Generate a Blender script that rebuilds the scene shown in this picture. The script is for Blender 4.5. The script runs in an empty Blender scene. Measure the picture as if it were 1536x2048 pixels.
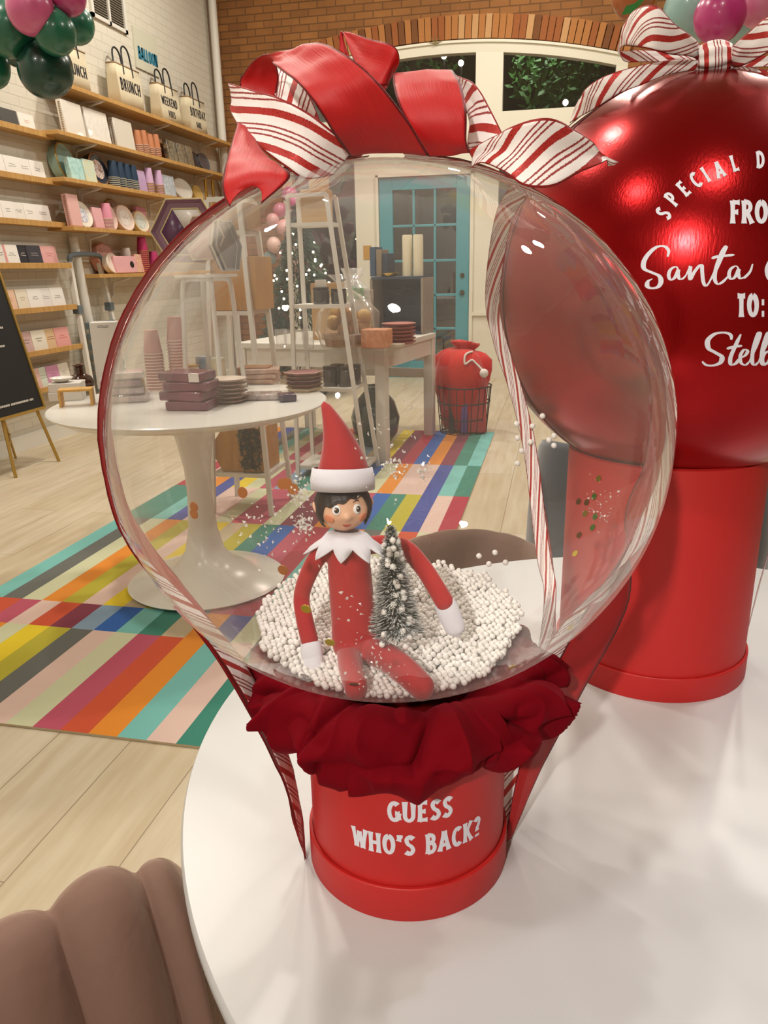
import bpy, math, random
from mathutils import Vector, Matrix, noise
random.seed(7)
S = bpy.context.scene
COL = S.collection
V = Vector
pi = math.pi

# ------------------------------------------------------------------ camera
FPX, PITCH, YAW, ROLL = 1538.0, 17.6, 12.6, -1.2
CAMP = V((0, 0, 1.32))
RM = Matrix.Rotation(math.radians(YAW), 3, 'Z') @ Matrix.Rotation(math.radians(90 - PITCH), 3, 'X') @ Matrix.Rotation(math.radians(ROLL), 3, 'Z')
cd = bpy.data.cameras.new('camera'); cam = bpy.data.objects.new('camera', cd); COL.objects.link(cam)
cd.sensor_fit = 'VERTICAL'; cd.sensor_height = 36; cd.lens = 36 * FPX / 2048; cd.clip_start = .02
cam.matrix_world = Matrix.Translation(CAMP) @ RM.to_4x4()
S.camera = cam
# ------------------------------------------------------------------ world, lights, exposure
S.view_settings.view_transform = 'Standard'; S.view_settings.look = 'None'
S.view_settings.exposure = 0.0; S.view_settings.gamma = 1
try: S.view_settings.use_curve_mapping = False
except Exception: pass
S.cycles.transparent_max_bounces = 32; S.cycles.max_bounces = 10; S.cycles.diffuse_bounces = 5; S.cycles.glossy_bounces = 5
S.cycles.sample_clamp_indirect = 6
S.cycles.caustics_reflective = False; S.cycles.caustics_refractive = False
w = bpy.data.worlds.new('world'); S.world = w; w.use_nodes = True
w.node_tree.nodes['Background'].inputs[0].default_value = (.02, .03, .06, 1); w.node_tree.nodes['Background'].inputs[1].default_value = .3
def lamp(name, loc, power, size, color=(1, .935, .815), aim=None, spread=180):
    l = bpy.data.lights.new(name, 'AREA'); l.shape = 'DISK'; l.size = size; l.energy = power; l.color = color
    l.spread = math.radians(spread)
    o = bpy.data.objects.new(name, l); COL.objects.link(o); o.location = loc
    d = (V(aim) - V(loc)) if aim else V((0, 0, -1))
    o.rotation_euler = d.to_track_quat('-Z', 'Y').to_euler()
CEIL = 5.0; YB_ = 9.6
for i, (x, y, p, s) in enumerate([(-2.6, 2.2, 60, .28), (-2.7, 4.6, 70, .28), (-2.4, 7.2, 75, .28), (-.4, 5.4, 60, .28), (-.3, 7.9, 65, .28),
                                  (1.9, 6.4, 60, .28), (2.3, 2.6, 45, .28), (.4, -1.2, 40, .28), (-2.2, -1.0, 40, .28)]):
    lamp('ceiling_lamp', (x, y, CEIL - .05), p, s)
lamp('spot_or_fill', (-1.0, 1.9, 3.6), 2.6, .12, (1, .92, .82), (-.1, .75, .8), 70)
lamp('spot_or_fill', (1.5, 2.3, 3.6), 2, .12, (.95, .95, 1), (.2, .7, .75), 60)
lamp('spot_or_fill', (-.5, -2.4, 2.9), 4.2, .12, (1, .94, .86), (0, .8, 1.0), 40)  # front fill added behind the camera to brighten the lettered box fronts

lamp('leaf_fill_light', (-.6, YB_ + 1.3, 5.2), 26, .3, (.9, 1, .85), (-.4, YB_ + 2.2, 3.4), 120)  # unseen extra light, added to bring out the leaves behind the transom

# ------------------------------------------------------------------ ray helpers (photo pixel -> point of a real surface)
def ray(px, py): return RM @ V(((px - 768) / FPX, -(py - 1024) / FPX, -1))
def at(px, py, axis, val):
    d = ray(px, py); return CAMP + d * ((val - CAMP[axis]) / d[axis])
def on_ell(px, py, c, rx, rz, near=True, k=1.0):
    s = (1 / (rx * k), 1 / (rx * k), 1 / (rz * k)); d0 = ray(px, py)
    d = V((d0.x * s[0], d0.y * s[1], d0.z * s[2])); o = CAMP - V(c); o = V((o.x * s[0], o.y * s[1], o.z * s[2]))
    A = d.dot(d); B = 2 * o.dot(d); D = max(B * B - 4 * A * (o.dot(o) - 1), 0)
    return CAMP + d0 * ((-B + (-1 if near else 1) * math.sqrt(D)) / (2 * A))
def on_cyl(px, py, cx, cy, r):
    d = ray(px, py); o = CAMP - V((cx, cy, 0)); A = d.x ** 2 + d.y ** 2; B = 2 * (o.x * d.x + o.y * d.y); Cc = o.x ** 2 + o.y ** 2 - r * r
    return CAMP + d * ((-B - math.sqrt(max(B * B - 4 * A * Cc, 0))) / (2 * A))

# ------------------------------------------------------------------ materials
def lin(h):
    if isinstance(h, str):
        h = [int(h[i:i + 2], 16) / 255 for i in (0, 2, 4)]
        return tuple(c / 12.92 if c <= .04045 else ((c + .055) / 1.055) ** 2.4 for c in h)
    return tuple(h)
MC = {}
def mat(name, col='808080', rough=.5, metal=0, sheen=0, coat=0, emit=None, estr=0, bump=None, spec=.5, var=None, trans=0, alpha=1, subs=0):
    if name in MC: return MC[name]
    m = bpy.data.materials.new(name); m.use_nodes = True; nt = m.node_tree; b = nt.nodes['Principled BSDF']
    c = (*lin(col), 1); b.inputs['Base Color'].default_value = c
    b.inputs['Roughness'].default_value = rough; b.inputs['Metallic'].default_value = metal
    b.inputs['Sheen Weight'].default_value = sheen; b.inputs['Coat Weight'].default_value = coat; b.inputs['Specular IOR Level'].default_value = spec
    b.inputs['Transmission Weight'].default_value = trans; b.inputs['Alpha'].default_value = alpha
    if sheen: b.inputs['Sheen Roughness'].default_value = .4
    if emit: b.inputs['Emission Color'].default_value = (*lin(emit), 1); b.inputs['Emission Strength'].default_value = estr
    if bump or var:
        tc = nt.nodes.new('ShaderNodeTexCoord'); n = nt.nodes.new('ShaderNodeTexNoise'); n.inputs['Scale'].default_value = (bump or var)[0]; n.inputs['Detail'].default_value = 4
        nt.links.new(tc.outputs['Object'], n.inputs['Vector'])
        if bump:
            bp = nt.nodes.new('ShaderNodeBump'); bp.inputs['Strength'].default_value = bump[1]; bp.inputs['Distance'].default_value = bump[2]
            nt.links.new(n.outputs['Fac'], bp.inputs['Height']); nt.links.new(bp.outputs['Normal'], b.inputs['Normal'])
        if var:
            r = nt.nodes.new('ShaderNodeValToRGB'); r.color_ramp.elements[0].position = .35; r.color_ramp.elements[1].position = .65
            r.color_ramp.elements[0].color = c; r.color_ramp.elements[1].color = (*lin(var[1]), 1)
            nt.links.new(n.outputs['Fac'], r.inputs['Fac']); nt.links.new(r.outputs['Color'], b.inputs['Base Color'])
    MC[name] = m; return m
def clear_film(name, ior=1.5, haze=.0, rough=.01, tint=(1, 1, 1), wrinkle=0):
    if name in MC: return MC[name]
    m = bpy.data.materials.new(name); m.use_nodes = True; nt = m.node_tree; nt.nodes.clear(); N = nt.nodes.new; L = nt.links.new
    out = N('ShaderNodeOutputMaterial'); tr = N('ShaderNodeBsdfTransparent'); tr.inputs[0].default_value = (*tint, 1)
    gl = N('ShaderNodeBsdfAnisotropic'); gl.inputs['Roughness'].default_value = rough; gl.inputs['Color'].default_value = (1, 1, 1, 1)
    fw = N('ShaderNodeLayerWeight'); fw.inputs[0].default_value = .5; fr = N('ShaderNodeMath'); fr.operation = 'POWER'; fr.inputs[1].default_value = 4.5; L(fw.outputs['Facing'], fr.inputs[0])
    f2 = N('ShaderNodeMath'); f2.operation = 'MULTIPLY_ADD'; f2.inputs[1].default_value = .75; f2.inputs[2].default_value = 1.7 * ((ior - 1) / (ior + 1)) ** 2; L(fr.outputs[0], f2.inputs[0]); mx = N('ShaderNodeMixShader')
    L(f2.outputs[0], mx.inputs[0]); L(tr.outputs[0], mx.inputs[1]); L(gl.outputs[0], mx.inputs[2]); last = mx
    if haze:
        df = N('ShaderNodeBsdfDiffuse'); df.inputs[0].default_value = (.9, .9, .88, 1); tl = N('ShaderNodeBsdfTranslucent'); tl.inputs[0].default_value = (.9, .9, .88, 1)
        ad = N('ShaderNodeMixShader'); ad.inputs[0].default_value = .5; L(df.outputs[0], ad.inputs[1]); L(tl.outputs[0], ad.inputs[2])
        lw = N('ShaderNodeLayerWeight'); lw.inputs[0].default_value = .12
        ma = N('ShaderNodeMath'); ma.operation = 'MULTIPLY_ADD'; ma.inputs[1].default_value = .22; ma.inputs[2].default_value = haze; L(lw.outputs['Facing'], ma.inputs[0])
        m2 = N('ShaderNodeMixShader'); L(ma.outputs[0], m2.inputs[0]); L(mx.outputs[0], m2.inputs[1]); L(ad.outputs[0], m2.inputs[2]); last = m2
    if wrinkle:
        tc = N('ShaderNodeTexCoord'); mp = N('ShaderNodeMapping'); mp.inputs['Scale'].default_value = (14, 14, 3); n = N('ShaderNodeTexNoise'); n.inputs['Scale'].default_value = 3
        bp = N('ShaderNodeBump'); bp.inputs['Strength'].default_value = wrinkle; bp.inputs['Distance'].default_value = .004
        L(tc.outputs['Object'], mp.inputs[0]); L(mp.outputs[0], n.inputs['Vector']); L(n.outputs['Fac'], bp.inputs['Height']); L(bp.outputs[0], gl.inputs['Normal'])
    L(last.outputs[0], out.inputs[0]); MC[name] = m; return m
def brick_mat(name, c1, c2, mortar, axes, scale, bw, rh, msize, bump, rough=.8, noisec=None, offset=.5):
    m = bpy.data.materials.new(name); m.use_nodes = True; nt = m.node_tree; b = nt.nodes['Principled BSDF']; N = nt.nodes.new; L = nt.links.new
    tc = N('ShaderNodeTexCoord'); sp = N('ShaderNodeSeparateXYZ'); cb = N('ShaderNodeCombineXYZ'); L(tc.outputs['Object'], sp.inputs[0])
    L(sp.outputs[axes[0]], cb.inputs[0]); L(sp.outputs[axes[1]], cb.inputs[1])
    t = N('ShaderNodeTexBrick'); t.inputs['Scale'].default_value = scale; t.inputs['Brick Width'].default_value = bw; t.inputs['Row Height'].default_value = rh
    t.inputs['Mortar Size'].default_value = msize; t.inputs['Mortar Smooth'].default_value = .3; t.offset = offset; t.inputs['Bias'].default_value = 0
    t.inputs['Color1'].default_value = (*lin(c1), 1); t.inputs['Color2'].default_value = (*lin(c2), 1); t.inputs['Mortar'].default_value = (*lin(mortar), 1)
    L(cb.outputs[0], t.inputs['Vector']); n = N('ShaderNodeTexNoise'); n.inputs['Scale'].default_value = 3; n.inputs['Detail'].default_value = 6; L(tc.outputs['Object'], n.inputs['Vector'])
    mx = N('ShaderNodeMix'); mx.data_type = 'RGBA'; mx.blend_type = 'MULTIPLY'; mx.inputs[0].default_value = .6
    r = N('ShaderNodeValToRGB'); r.color_ramp.elements[0].position = .3; r.color_ramp.elements[1].position = .7
    a = noisec or (.7, 1.0); r.color_ramp.elements[0].color = (a[0],) * 3 + (1,); r.color_ramp.elements[1].color = (a[1],) * 3 + (1,)
    L(n.outputs['Fac'], r.inputs[0]); L(t.outputs['Color'], mx.inputs['A']); L(r.outputs[0], mx.inputs['B']); L(mx.outputs['Result'], b.inputs['Base Color'])
    bp = N('ShaderNodeBump'); bp.inputs['Strength'].default_value = bump; bp.inputs['Distance'].default_value = .01; bp.invert = True
    L(t.outputs['Fac'], bp.inputs['Height']); L(bp.outputs[0], b.inputs['Normal']); b.inputs['Roughness'].default_value = rough
    return m, nt, b, mx
def plank_mat():
    m, nt, b, mx = brick_mat('floor_planks', 'CFC3AE', 'C6B89E', '8F8068', (1, 0), 1, 1.9, .235, .0018, .25, .42, (.9, 1.0), .37)
    N = nt.nodes.new; L = nt.links.new
    tc = N('ShaderNodeTexCoord'); mp = N('ShaderNodeMapping'); mp.inputs['Scale'].default_value = (9, .8, 1); n = N('ShaderNodeTexNoise'); n.inputs['Scale'].default_value = 2.5; n.inputs['Detail'].default_value = 8; n.inputs['Roughness'].default_value = .6
    L(tc.outputs['Object'], mp.inputs[0]); L(mp.outputs[0], n.inputs['Vector']); r = N('ShaderNodeValToRGB'); r.color_ramp.elements[0].position = .3; r.color_ramp.elements[1].position = .62
    r.color_ramp.elements[0].color = (*lin('D8C6A8'), 1); r.color_ramp.elements[1].color = (1, 1, 1, 1)
    m2 = N('ShaderNodeMix'); m2.data_type = 'RGBA'; m2.blend_type = 'MULTIPLY'; m2.inputs[0].default_value = .55
    L(n.outputs['Fac'], r.inputs[0]); L(mx.outputs['Result'], m2.inputs['A']); L(r.outputs[0], m2.inputs['B']); L(m2.outputs['Result'], b.inputs['Base Color'])
    return m
def wood(name, a=None, b_=None, sc=(2, 30, 2), rough=.5):
    if name in MC: return MC[name]
    m = mat(name, a, rough); nt = m.node_tree; N = nt.nodes.new; L = nt.links.new; b = nt.nodes['Principled BSDF']
    tc = N('ShaderNodeTexCoord'); mp = N('ShaderNodeMapping'); mp.inputs['Scale'].default_value = sc; n = N('ShaderNodeTexNoise'); n.inputs['Scale'].default_value = 2; n.inputs['Detail'].default_value = 6
    r = N('ShaderNodeValToRGB'); r.color_ramp.elements[0].position = .35; r.color_ramp.elements[1].position = .65; r.color_ramp.elements[0].color = (*lin(a), 1); r.color_ramp.elements[1].color = (*lin(b_), 1)
    L(tc.outputs['Object'], mp.inputs[0]); L(mp.outputs[0], n.inputs['Vector']); L(n.outputs['Fac'], r.inputs[0]); L(r.outputs[0], b.inputs['Base Color']); return m
def ribbon_mat(name, base, edge, stripes=False, angle=55, period=.026, rough=.55, see=0.0):
    m = bpy.data.materials.new(name); m.use_nodes = True; nt = m.node_tree; b = nt.nodes['Principled BSDF']; N = nt.nodes.new; L = nt.links.new
    uv = N('ShaderNodeUVMap'); uv.uv_map = 'UVMap'; sp = N('ShaderNodeSeparateXYZ'); L(uv.outputs[0], sp.inputs[0])
    nz = N('ShaderNodeTexNoise'); nz.inputs['Scale'].default_value = 900; nz.noise_dimensions = '2D'; L(uv.outputs[0], nz.inputs['Vector'])
    def M(op, a, c=None, d=None):
        x = N('ShaderNodeMath'); x.operation = op
        for i, q in enumerate((a, c, d)):
            if q is None: continue
            if isinstance(q, (int, float)): x.inputs[i].default_value = q
            else: L(q, x.inputs[i])
        return x.outputs[0]
    if stripes:
        s = M('ADD', M('MULTIPLY', sp.outputs[0], math.cos(math.radians(angle)) / period), M('MULTIPLY', sp.outputs[1], math.sin(math.radians(angle)) / period))
        f = M('FRACT', M('MULTIPLY_ADD', nz.outputs['Fac'], .04, s)); r = N('ShaderNodeValToRGB'); r.color_ramp.interpolation = 'CONSTANT'
        R_ = (.42, .025, .02, 1); W_ = (.86, .80, .78, 1); T_ = (.30, .04, .04, 1)
        e = r.color_ramp.elements; e[0].position = 0; e[0].color = R_; e[1].position = .2; e[1].color = W_
        for p, c in ((.46, T_), (.51, W_), (.60, T_), (.65, W_), (.74, T_), (.79, W_)):
            k = e.new(p); k.color = c
        L(f, r.inputs[0]); col = r.outputs[0]; red = M('LESS_THAN', f, .2)
    else:
        r = N('ShaderNodeValToRGB'); r.color_ramp.elements[0].color = (*lin(base), 1); r.color_ramp.elements[1].color = tuple(x * 1.25 for x in lin(base)) + (1,)
        wv = N('ShaderNodeTexNoise'); wv.noise_dimensions = '2D'; mp = N('ShaderNodeMapping'); mp.inputs['Scale'].default_value = (30, 900, 1); L(uv.outputs[0], mp.inputs[0]); L(mp.outputs[0], wv.inputs['Vector']); wv.inputs['Scale'].default_value = 1
        L(wv.outputs['Fac'], r.inputs[0]); col = r.outputs[0]; red = None
        bp = N('ShaderNodeBump'); bp.inputs['Strength'].default_value = .25; bp.inputs['Distance'].default_value = .0008; L(wv.outputs['Fac'], bp.inputs['Height']); L(bp.outputs[0], b.inputs['Normal'])
    atn = N('ShaderNodeAttribute'); atn.attribute_name = 'across'
    em = M('GREATER_THAN', M('ABSOLUTE', M('SUBTRACT', atn.outputs['Fac'], .5)), .465)
    mx = N('ShaderNodeMix'); mx.data_type = 'RGBA'; L(em, mx.inputs[0]); L(col, mx.inputs['A']); mx.inputs['B'].default_value = (*lin(edge), 1); L(mx.outputs['Result'], b.inputs['Base Color'])
    gm = em if red is None else M('MAXIMUM', em, red)
    gl = M('MULTIPLY', gm, M('GREATER_THAN', nz.outputs['Fac'], .62)); L(gl, b.inputs['Metallic'])
    L(M('MULTIPLY_ADD', gl, -.2, rough), b.inputs['Roughness']); b.inputs['Sheen Weight'].default_value = .08; b.inputs['Specular IOR Level'].default_value = .35
    if see: b.inputs['Alpha'].default_value = 1 - see
    return m

M_white = mat('white_paint', 'D9D6CE', .45); M_lam = mat('white_laminate', 'C7C8C9', .32, bump=(220, .08, .001)); M_wm = mat('white_metal', 'DCD9D2', .4)
M_red = mat('red_card', 'B71A18', .55, bump=(400, .05, .0005)); M_letter = mat('white_vinyl', 'D9D9E4', .5); M_oak = wood('oak', 'C59A5C', 'B18549')
M_bamboo = wood('bamboo', 'D2A35A', 'C39248', (40, 2, 40)); M_gold = mat('gold', 'C9A04E', .28, 1); M_brass = mat('brass_paint', 'B8964E', .35, .6)
M_foil = mat('gold_foil', 'C98B5E', .2, 1); M_black = mat('black', '111114', .6); M_ink = mat('ink', '26242A', .6); M_clear = clear_film('cellophane', 1.45, .03, .03)
M_glass = clear_film('window_glass', 1.5); M_bubble = clear_film('bubble_film', 1.42, .012, .012, wrinkle=.10)

# ------------------------------------------------------------------ mesh builder
class MB:
    def __init__(s): s.v = []; s.f = []; s.m = []; s.uv = None; s.smooth = True; s.ac = None
    def add(s, vs, fs, mi=0):
        n = len(s.v); s.v += [V(q) for q in vs]; s.f += [tuple(i + n for i in f) for f in fs]; s.m += [mi] * len(fs); return s
    def box(s, c, d, rot=None, mi=0, taper=1.0):
        q = []
        for z in (-.5, .5):
            k = taper if z > 0 else 1
            for x, y in ((-.5, -.5), (.5, -.5), (.5, .5), (-.5, .5)):
                p = V((x * d[0] * k, y * d[1] * k, z * d[2])); q.append((rot @ p if rot else p) + V(c))
        return s.add(q, [(3, 2, 1, 0), (4, 5, 6, 7), (0, 1, 5, 4), (1, 2, 6, 5), (2, 3, 7, 6), (3, 0, 4, 7)], mi)
    def tube(s, pts, r, n=10, mi=0, caps=True, flat=None):
        pts = [V(p) for p in pts]; N = len(pts); rs = r if isinstance(r, (list, tuple)) else [r] * N; q = []; ref = None
        for i, p in enumerate(pts):
            t = (pts[min(i + 1, N - 1)] - pts[max(i - 1, 0)]).normalized()
            if ref is None: ref = t.orthogonal().normalized()
            ref = (ref - t * ref.dot(t)); ref = ref.normalized() if ref.length > 1e-6 else t.orthogonal().normalized(); b = t.cross(ref)
            for k in range(n):
                a = 2 * pi * k / n; q.append(p + (ref * math.cos(a) + b * math.sin(a)) * rs[i])
        fs = [(i * n + k, i * n + (k + 1) % n, (i + 1) * n + (k + 1) % n, (i + 1) * n + k) for i in range(N - 1) for k in range(n)]
        if caps: fs += [tuple(range(n - 1, -1, -1)), tuple((N - 1) * n + k for k in range(n))]
        return s.add(q, fs, mi)
    def lathe(s, prof, c=(0, 0, 0), n=32, mi=0, rot=None, sy=1.0, caps=True):
        q = []; c = V(c)
        for r, z in prof:
            for k in range(n):
                a = 2 * pi * k / n; p = V((r * math.cos(a), r * sy * math.sin(a), z)); q.append((rot @ p if rot else p) + c)
        fs = [(i * n + k, i * n + (k + 1) % n, (i + 1) * n + (k + 1) % n, (i + 1) * n + k) for i in range(len(prof) - 1) for k in range(n)]
        if caps and prof[0][0] > 1e-5: fs.append(tuple(range(n - 1, -1, -1)))
        if caps and prof[-1][0] > 1e-5: fs.append(tuple((len(prof) - 1) * n + k for k in range(n)))
        return s.add(q, fs, mi)
    def ball(s, c, r, n=16, m=10, mi=0, rot=None):
        r = r if isinstance(r, (tuple, list)) else (r, r, r); q = []; c = V(c)
        for i in range(m + 1):
            b = -pi / 2 + pi * i / m
            for k in range(n):
                a = 2 * pi * k / n; p = V((r[0] * math.cos(a) * math.cos(b), r[1] * math.sin(a) * math.cos(b), r[2] * math.sin(b))); q.append((rot @ p if rot else p) + c)
        return s.add(q, [(i * n + k, i * n + (k + 1) % n, (i + 1) * n + (k + 1) % n, (i + 1) * n + k) for i in range(m) for k in range(n)], mi)
    def grid(s, rows, mi=0, closed=False):
        nu = len(rows); nv = len(rows[0]); q = [p for r in rows for p in r]; m = nv if closed else nv - 1
        return s.add(q, [(i * nv + k, i * nv + (k + 1) % nv, (i + 1) * nv + (k + 1) % nv, (i + 1) * nv + k) for i in range(nu - 1) for k in range(m)], mi)
    def prism(s, poly, ax, d, mi=0):
        a = [V(p) for p in poly]; d = V(d); n = len(a)
        return s.add(a + [p + d for p in a], [tuple(range(n - 1, -1, -1)), tuple(range(n, 2 * n))] + [(k, (k + 1) % n, n + (k + 1) % n, n + k) for k in range(n)], mi)
    def build(s, name, mats, parent=None, bevel=0, loc=None, solid=0, subd=0, local=False, sharp=40):
        me = bpy.data.meshes.new(name); o = bpy.data.objects.new(name, me); COL.objects.link(o)
        if parent is not None:
            if local: off = V()
            else:
                off = V(parent.location); q = parent.parent
                while q is not None: off += V(q.location); q = q.parent
            o.parent = parent
        else:
            if loc is None:
                xs = [p.x for p in s.v]; ys = [p.y for p in s.v]; loc = V(((min(xs) + max(xs)) / 2, (min(ys) + max(ys)) / 2, min(p.z for p in s.v)))
            off = V(loc); o.location = off
        me.from_pydata([tuple(p - off) for p in s.v], [], s.f)
        for m in (mats if isinstance(mats, (list, tuple)) else [mats]): me.materials.append(m)
        me.polygons.foreach_set('material_index', s.m)
        if s.uv is not None:
            l = me.uv_layers.new(name='UVMap'); vi = [0] * len(me.loops); me.loops.foreach_get('vertex_index', vi)
            l.data.foreach_set('uv', [c for i in vi for c in s.uv[i]])
        if s.ac is not None:
            a = me.attributes.new('across', 'FLOAT', 'POINT'); a.data.foreach_set('value', s.ac)
        me.update(); me.validate()
        if s.smooth:
            me.polygons.foreach_set('use_smooth', [True] * len(me.polygons))
            if sharp < 180: me.set_sharp_from_angle(angle=math.radians(sharp))
        if bevel:
            b = o.modifiers.new('bevel', 'BEVEL'); b.width = bevel; b.segments = 2; b.limit_method = 'ANGLE'
        if subd:
            b = o.modifiers.new('subsurf', 'SUBSURF'); b.levels = subd; b.render_levels = subd
        if solid:
            b = o.modifiers.new('solid', 'SOLIDIFY'); b.thickness = solid; b.offset = 0
        return o
def tag(o, label=None, cat=None, group=None, kind=None):
    if label: o['label'] = label
    if cat: o['category'] = cat
    if group: o['group'] = group
    if kind: o['kind'] = kind
    return o
def thing(name, label, cat, loc=(0, 0, 0), group=None, rz=0):
    o = bpy.data.objects.new(name, None); COL.objects.link(o); o.location = loc; o.rotation_euler = (0, 0, rz); o.empty_display_size = .05
    bpy.context.view_layer.update() if False else None
    return tag(o, label, cat, group)
def struct(o): o['kind'] = 'structure'; return o
def copy_tree(o, parent=None):
    c = o.copy(); COL.objects.link(c)
    if parent is not None: c.parent = parent
    for ch in list(o.children): copy_tree(ch, c)
    return c
def dup(o, loc, label=None, rz=None, group=None):
    c = copy_tree(o); c.location = loc
    if label: c['label'] = label
    if rz is not None: c.rotation_euler = (0, 0, rz)
    if group: c['group'] = group
    return c
def cr(pts, n):
    pts = [V(p) for p in pts]; N = len(pts); out = []
    for i in range(n + 1):
        t = i / n * (N - 1); k = min(int(t), N - 2); f = t - k
        p0 = pts[max(k - 1, 0)]; p1 = pts[k]; p2 = pts[k + 1]; p3 = pts[min(k + 2, N - 1)]
        out.append(.5 * ((2 * p1) + (p2 - p0) * f + (2 * p0 - 5 * p1 + 4 * p2 - p3) * f * f + (3 * p1 - p0 - 3 * p2 + p3) * f ** 3))
    return out
def ribbon(name, m, parent, A, B, nu=36, nv=8, bow=0.0, crinkle=0.0008, solid=.0005, notch=0, seed=0):
    a = cr(A, nu); b = cr(B, nu); g = MB(); rows = []; uv = []; ac = []; L = 0; prev = None
    for i in range(nu + 1):
        mid = (a[i] + b[i]) / 2; L += (mid - prev).length if prev else 0; prev = mid; W = (b[i] - a[i]).length; row = []
        t = (a[min(i + 1, nu)] - a[max(i - 1, 0)] + b[min(i + 1, nu)] - b[max(i - 1, 0)]); nn = t.cross(b[i] - a[i]); nn = nn.normalized() if nn.length > 1e-9 else V((0, -1, 0))
        for k in range(nv + 1):
            f = k / nv; p = a[i].lerp(b[i], f)
            p = p + nn * (bow * W * math.sin(pi * f) + crinkle * 1.4 * noise.noise(V((L * 60 + seed * 9, f * 3, seed))))
            if notch and i > nu - 16: p = p + (a[nu - 16].lerp(b[nu - 16], f) - p) * (1 - abs(2 * f - 1)) * notch * ((i - nu + 16) / 16)
            row.append(p); uv.append((L, f * max(W, .012))); ac.append(f)
        rows.append(row)
    g.grid(rows); g.uv = uv; g.ac = ac
    return g.build(name, m, parent, solid=solid, sharp=180)

# ------------------------------------------------------------------ stroke lettering
def arc(cx, cy, rx, ry, a0, a1, n=14): return [(cx + rx * math.cos(math.radians(a0 + (a1 - a0) * i / n)), cy + ry * math.sin(math.radians(a0 + (a1 - a0) * i / n))) for i in range(n + 1)]
def sp2(pts, n=16): return [(p.x, p.y) for p in cr([V((x, y, 0)) for x, y in pts], n)]
GL = {
 'G': (.66, [arc(.34, .5, .27, .42, 50, 320), [(.63, .42), (.38, .42)], [(.58, .42), (.58, .10)]]), 'U': (.64, [[(.1, 1), (.1, .35)] + arc(.32, .32, .22, .25, 180, 360) + [(.54, .35), (.54, 1)]]),
 'E': (.54, [[(.12, 0), (.12, 1)], [(.12, .92), (.5, .92)], [(.12, .5), (.42, .5)], [(.12, .08), (.52, .08)]]), 'S': (.54, [sp2([(.48, .82), (.30, .93), (.12, .80), (.18, .58), (.38, .44), (.46, .24), (.28, .07), (.06, .17)], 24)]),
 'W': (.9, [[(.06, 1), (.25, .03)], [(.25, .03), (.45, .85)], [(.45, .85), (.64, .03)], [(.64, .03), (.84, 1)]]), 'H': (.64, [[(.1, 0), (.1, 1)], [(.54, 0), (.54, 1)], [(.1, .5), (.54, .5)]]),
 'O': (.68, [arc(.34, .5, .24, .42, 90, 450, 24)]), "'": (.24, [[(.13, 1.02), (.13, .9)], [(.13, .92), (.06, .70)]]), 'B': (.58, [[(.12, 0), (.12, 1)], [(.12, .93)] + arc(.26, .74, .18, .19, 90, -90) + [(.12, .55)], [(.12, .53)] + arc(.28, .30, .21, .23, 90, -90) + [(.12, .07)]]),
 'A': (.66, [[(.06, 0), (.33, 1)], [(.33, 1), (.60, 0)], [(.16, .3), (.5, .3)]]), 'C': (.58, [arc(.34, .5, .25, .42, 48, 312)]), 'K': (.62, [[(.12, 0), (.12, 1)], [(.54, 1), (.14, .42)], [(.24, .56), (.58, 0)]]),
 '?': (.5, [sp2([(.08, .80), (.22, .93), (.40, .80), (.34, .58), (.24, .45), (.24, .28)], 20), [(.24, .12), (.24, 0)]]), 'P': (.54, [[(.12, 0), (.12, 1)], [(.12, .93)] + arc(.26, .70, .20, .23, 90, -90) + [(.12, .47)]]),
 'I': (.26, [[(.13, 0), (.13, 1)]]), 'L': (.5, [[(.12, 1), (.12, 0)], [(.12, .08), (.48, .08)]]), 'D': (.62, [[(.12, 0), (.12, 1)], [(.12, .93), (.2, .93)] + arc(.22, .5, .30, .43, 90, -90) + [(.12, .07)]]),
 'V': (.66, [[(.06, 1), (.33, 0)], [(.33, 0), (.60, 1)]]), 'R': (.6, [[(.12, 0), (.12, 1)], [(.12, .93)] + arc(.26, .72, .20, .21, 90, -90) + [(.12, .51)], [(.28, .5), (.56, 0)]]), 'Y': (.62, [[(.06, 1), (.31, .48)], [(.56, 1), (.31, .48)], [(.31, .5), (.31, 0)]]),
 'F': (.5, [[(.12, 0), (.12, 1)], [(.12, .92), (.5, .92)], [(.12, .5), (.42, .5)]]), 'M': (.84, [[(.1, 0), (.14, 1)], [(.14, 1), (.42, .2)], [(.42, .2), (.70, 1)], [(.70, 1), (.74, 0)]]), ':': (.30, [[(.10, .64), (.26, .64)], [(.10, .14), (.26, .14)]]),
 'T': (.56, [[(.28, 0), (.28, 1)], [(.04, .92), (.52, .92)]]), 'N': (.66, [[(.1, 0), (.1, 1)], [(.1, 1), (.56, 0)], [(.56, 0), (.56, 1)]]), ' ': (.34, [])}
def stroke(mb, pl, wid, fn, flare=.25, mi=0):
    P = [V((x, y, 0)) for x, y in pl]; D = []
    for i in range(len(P) - 1):
        n = max(1, int((P[i + 1] - P[i]).length / .09)); D += [P[i].lerp(P[i + 1], k / n) for k in range(n)]
    D.append(P[-1]); N = len(D); rows = []; tot = sum((D[i + 1] - D[i]).length for i in range(N - 1)) or 1; l = 0
    for i, p in enumerate(D):
        if i: l += (D[i] - D[i - 1]).length
        t = (D[min(i + 1, N - 1)] - D[max(i - 1, 0)]).normalized(); n = V((-t.y, t.x, 0)); s = l / tot
        hw = (wid(s) if callable(wid) else wid * (1 + flare * abs(2 * s - 1) ** 3)) / 2
        rows.append([fn(*(p - n * hw).xy), fn(*(p + n * hw).xy)])
    mb.grid(rows, mi)
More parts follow.
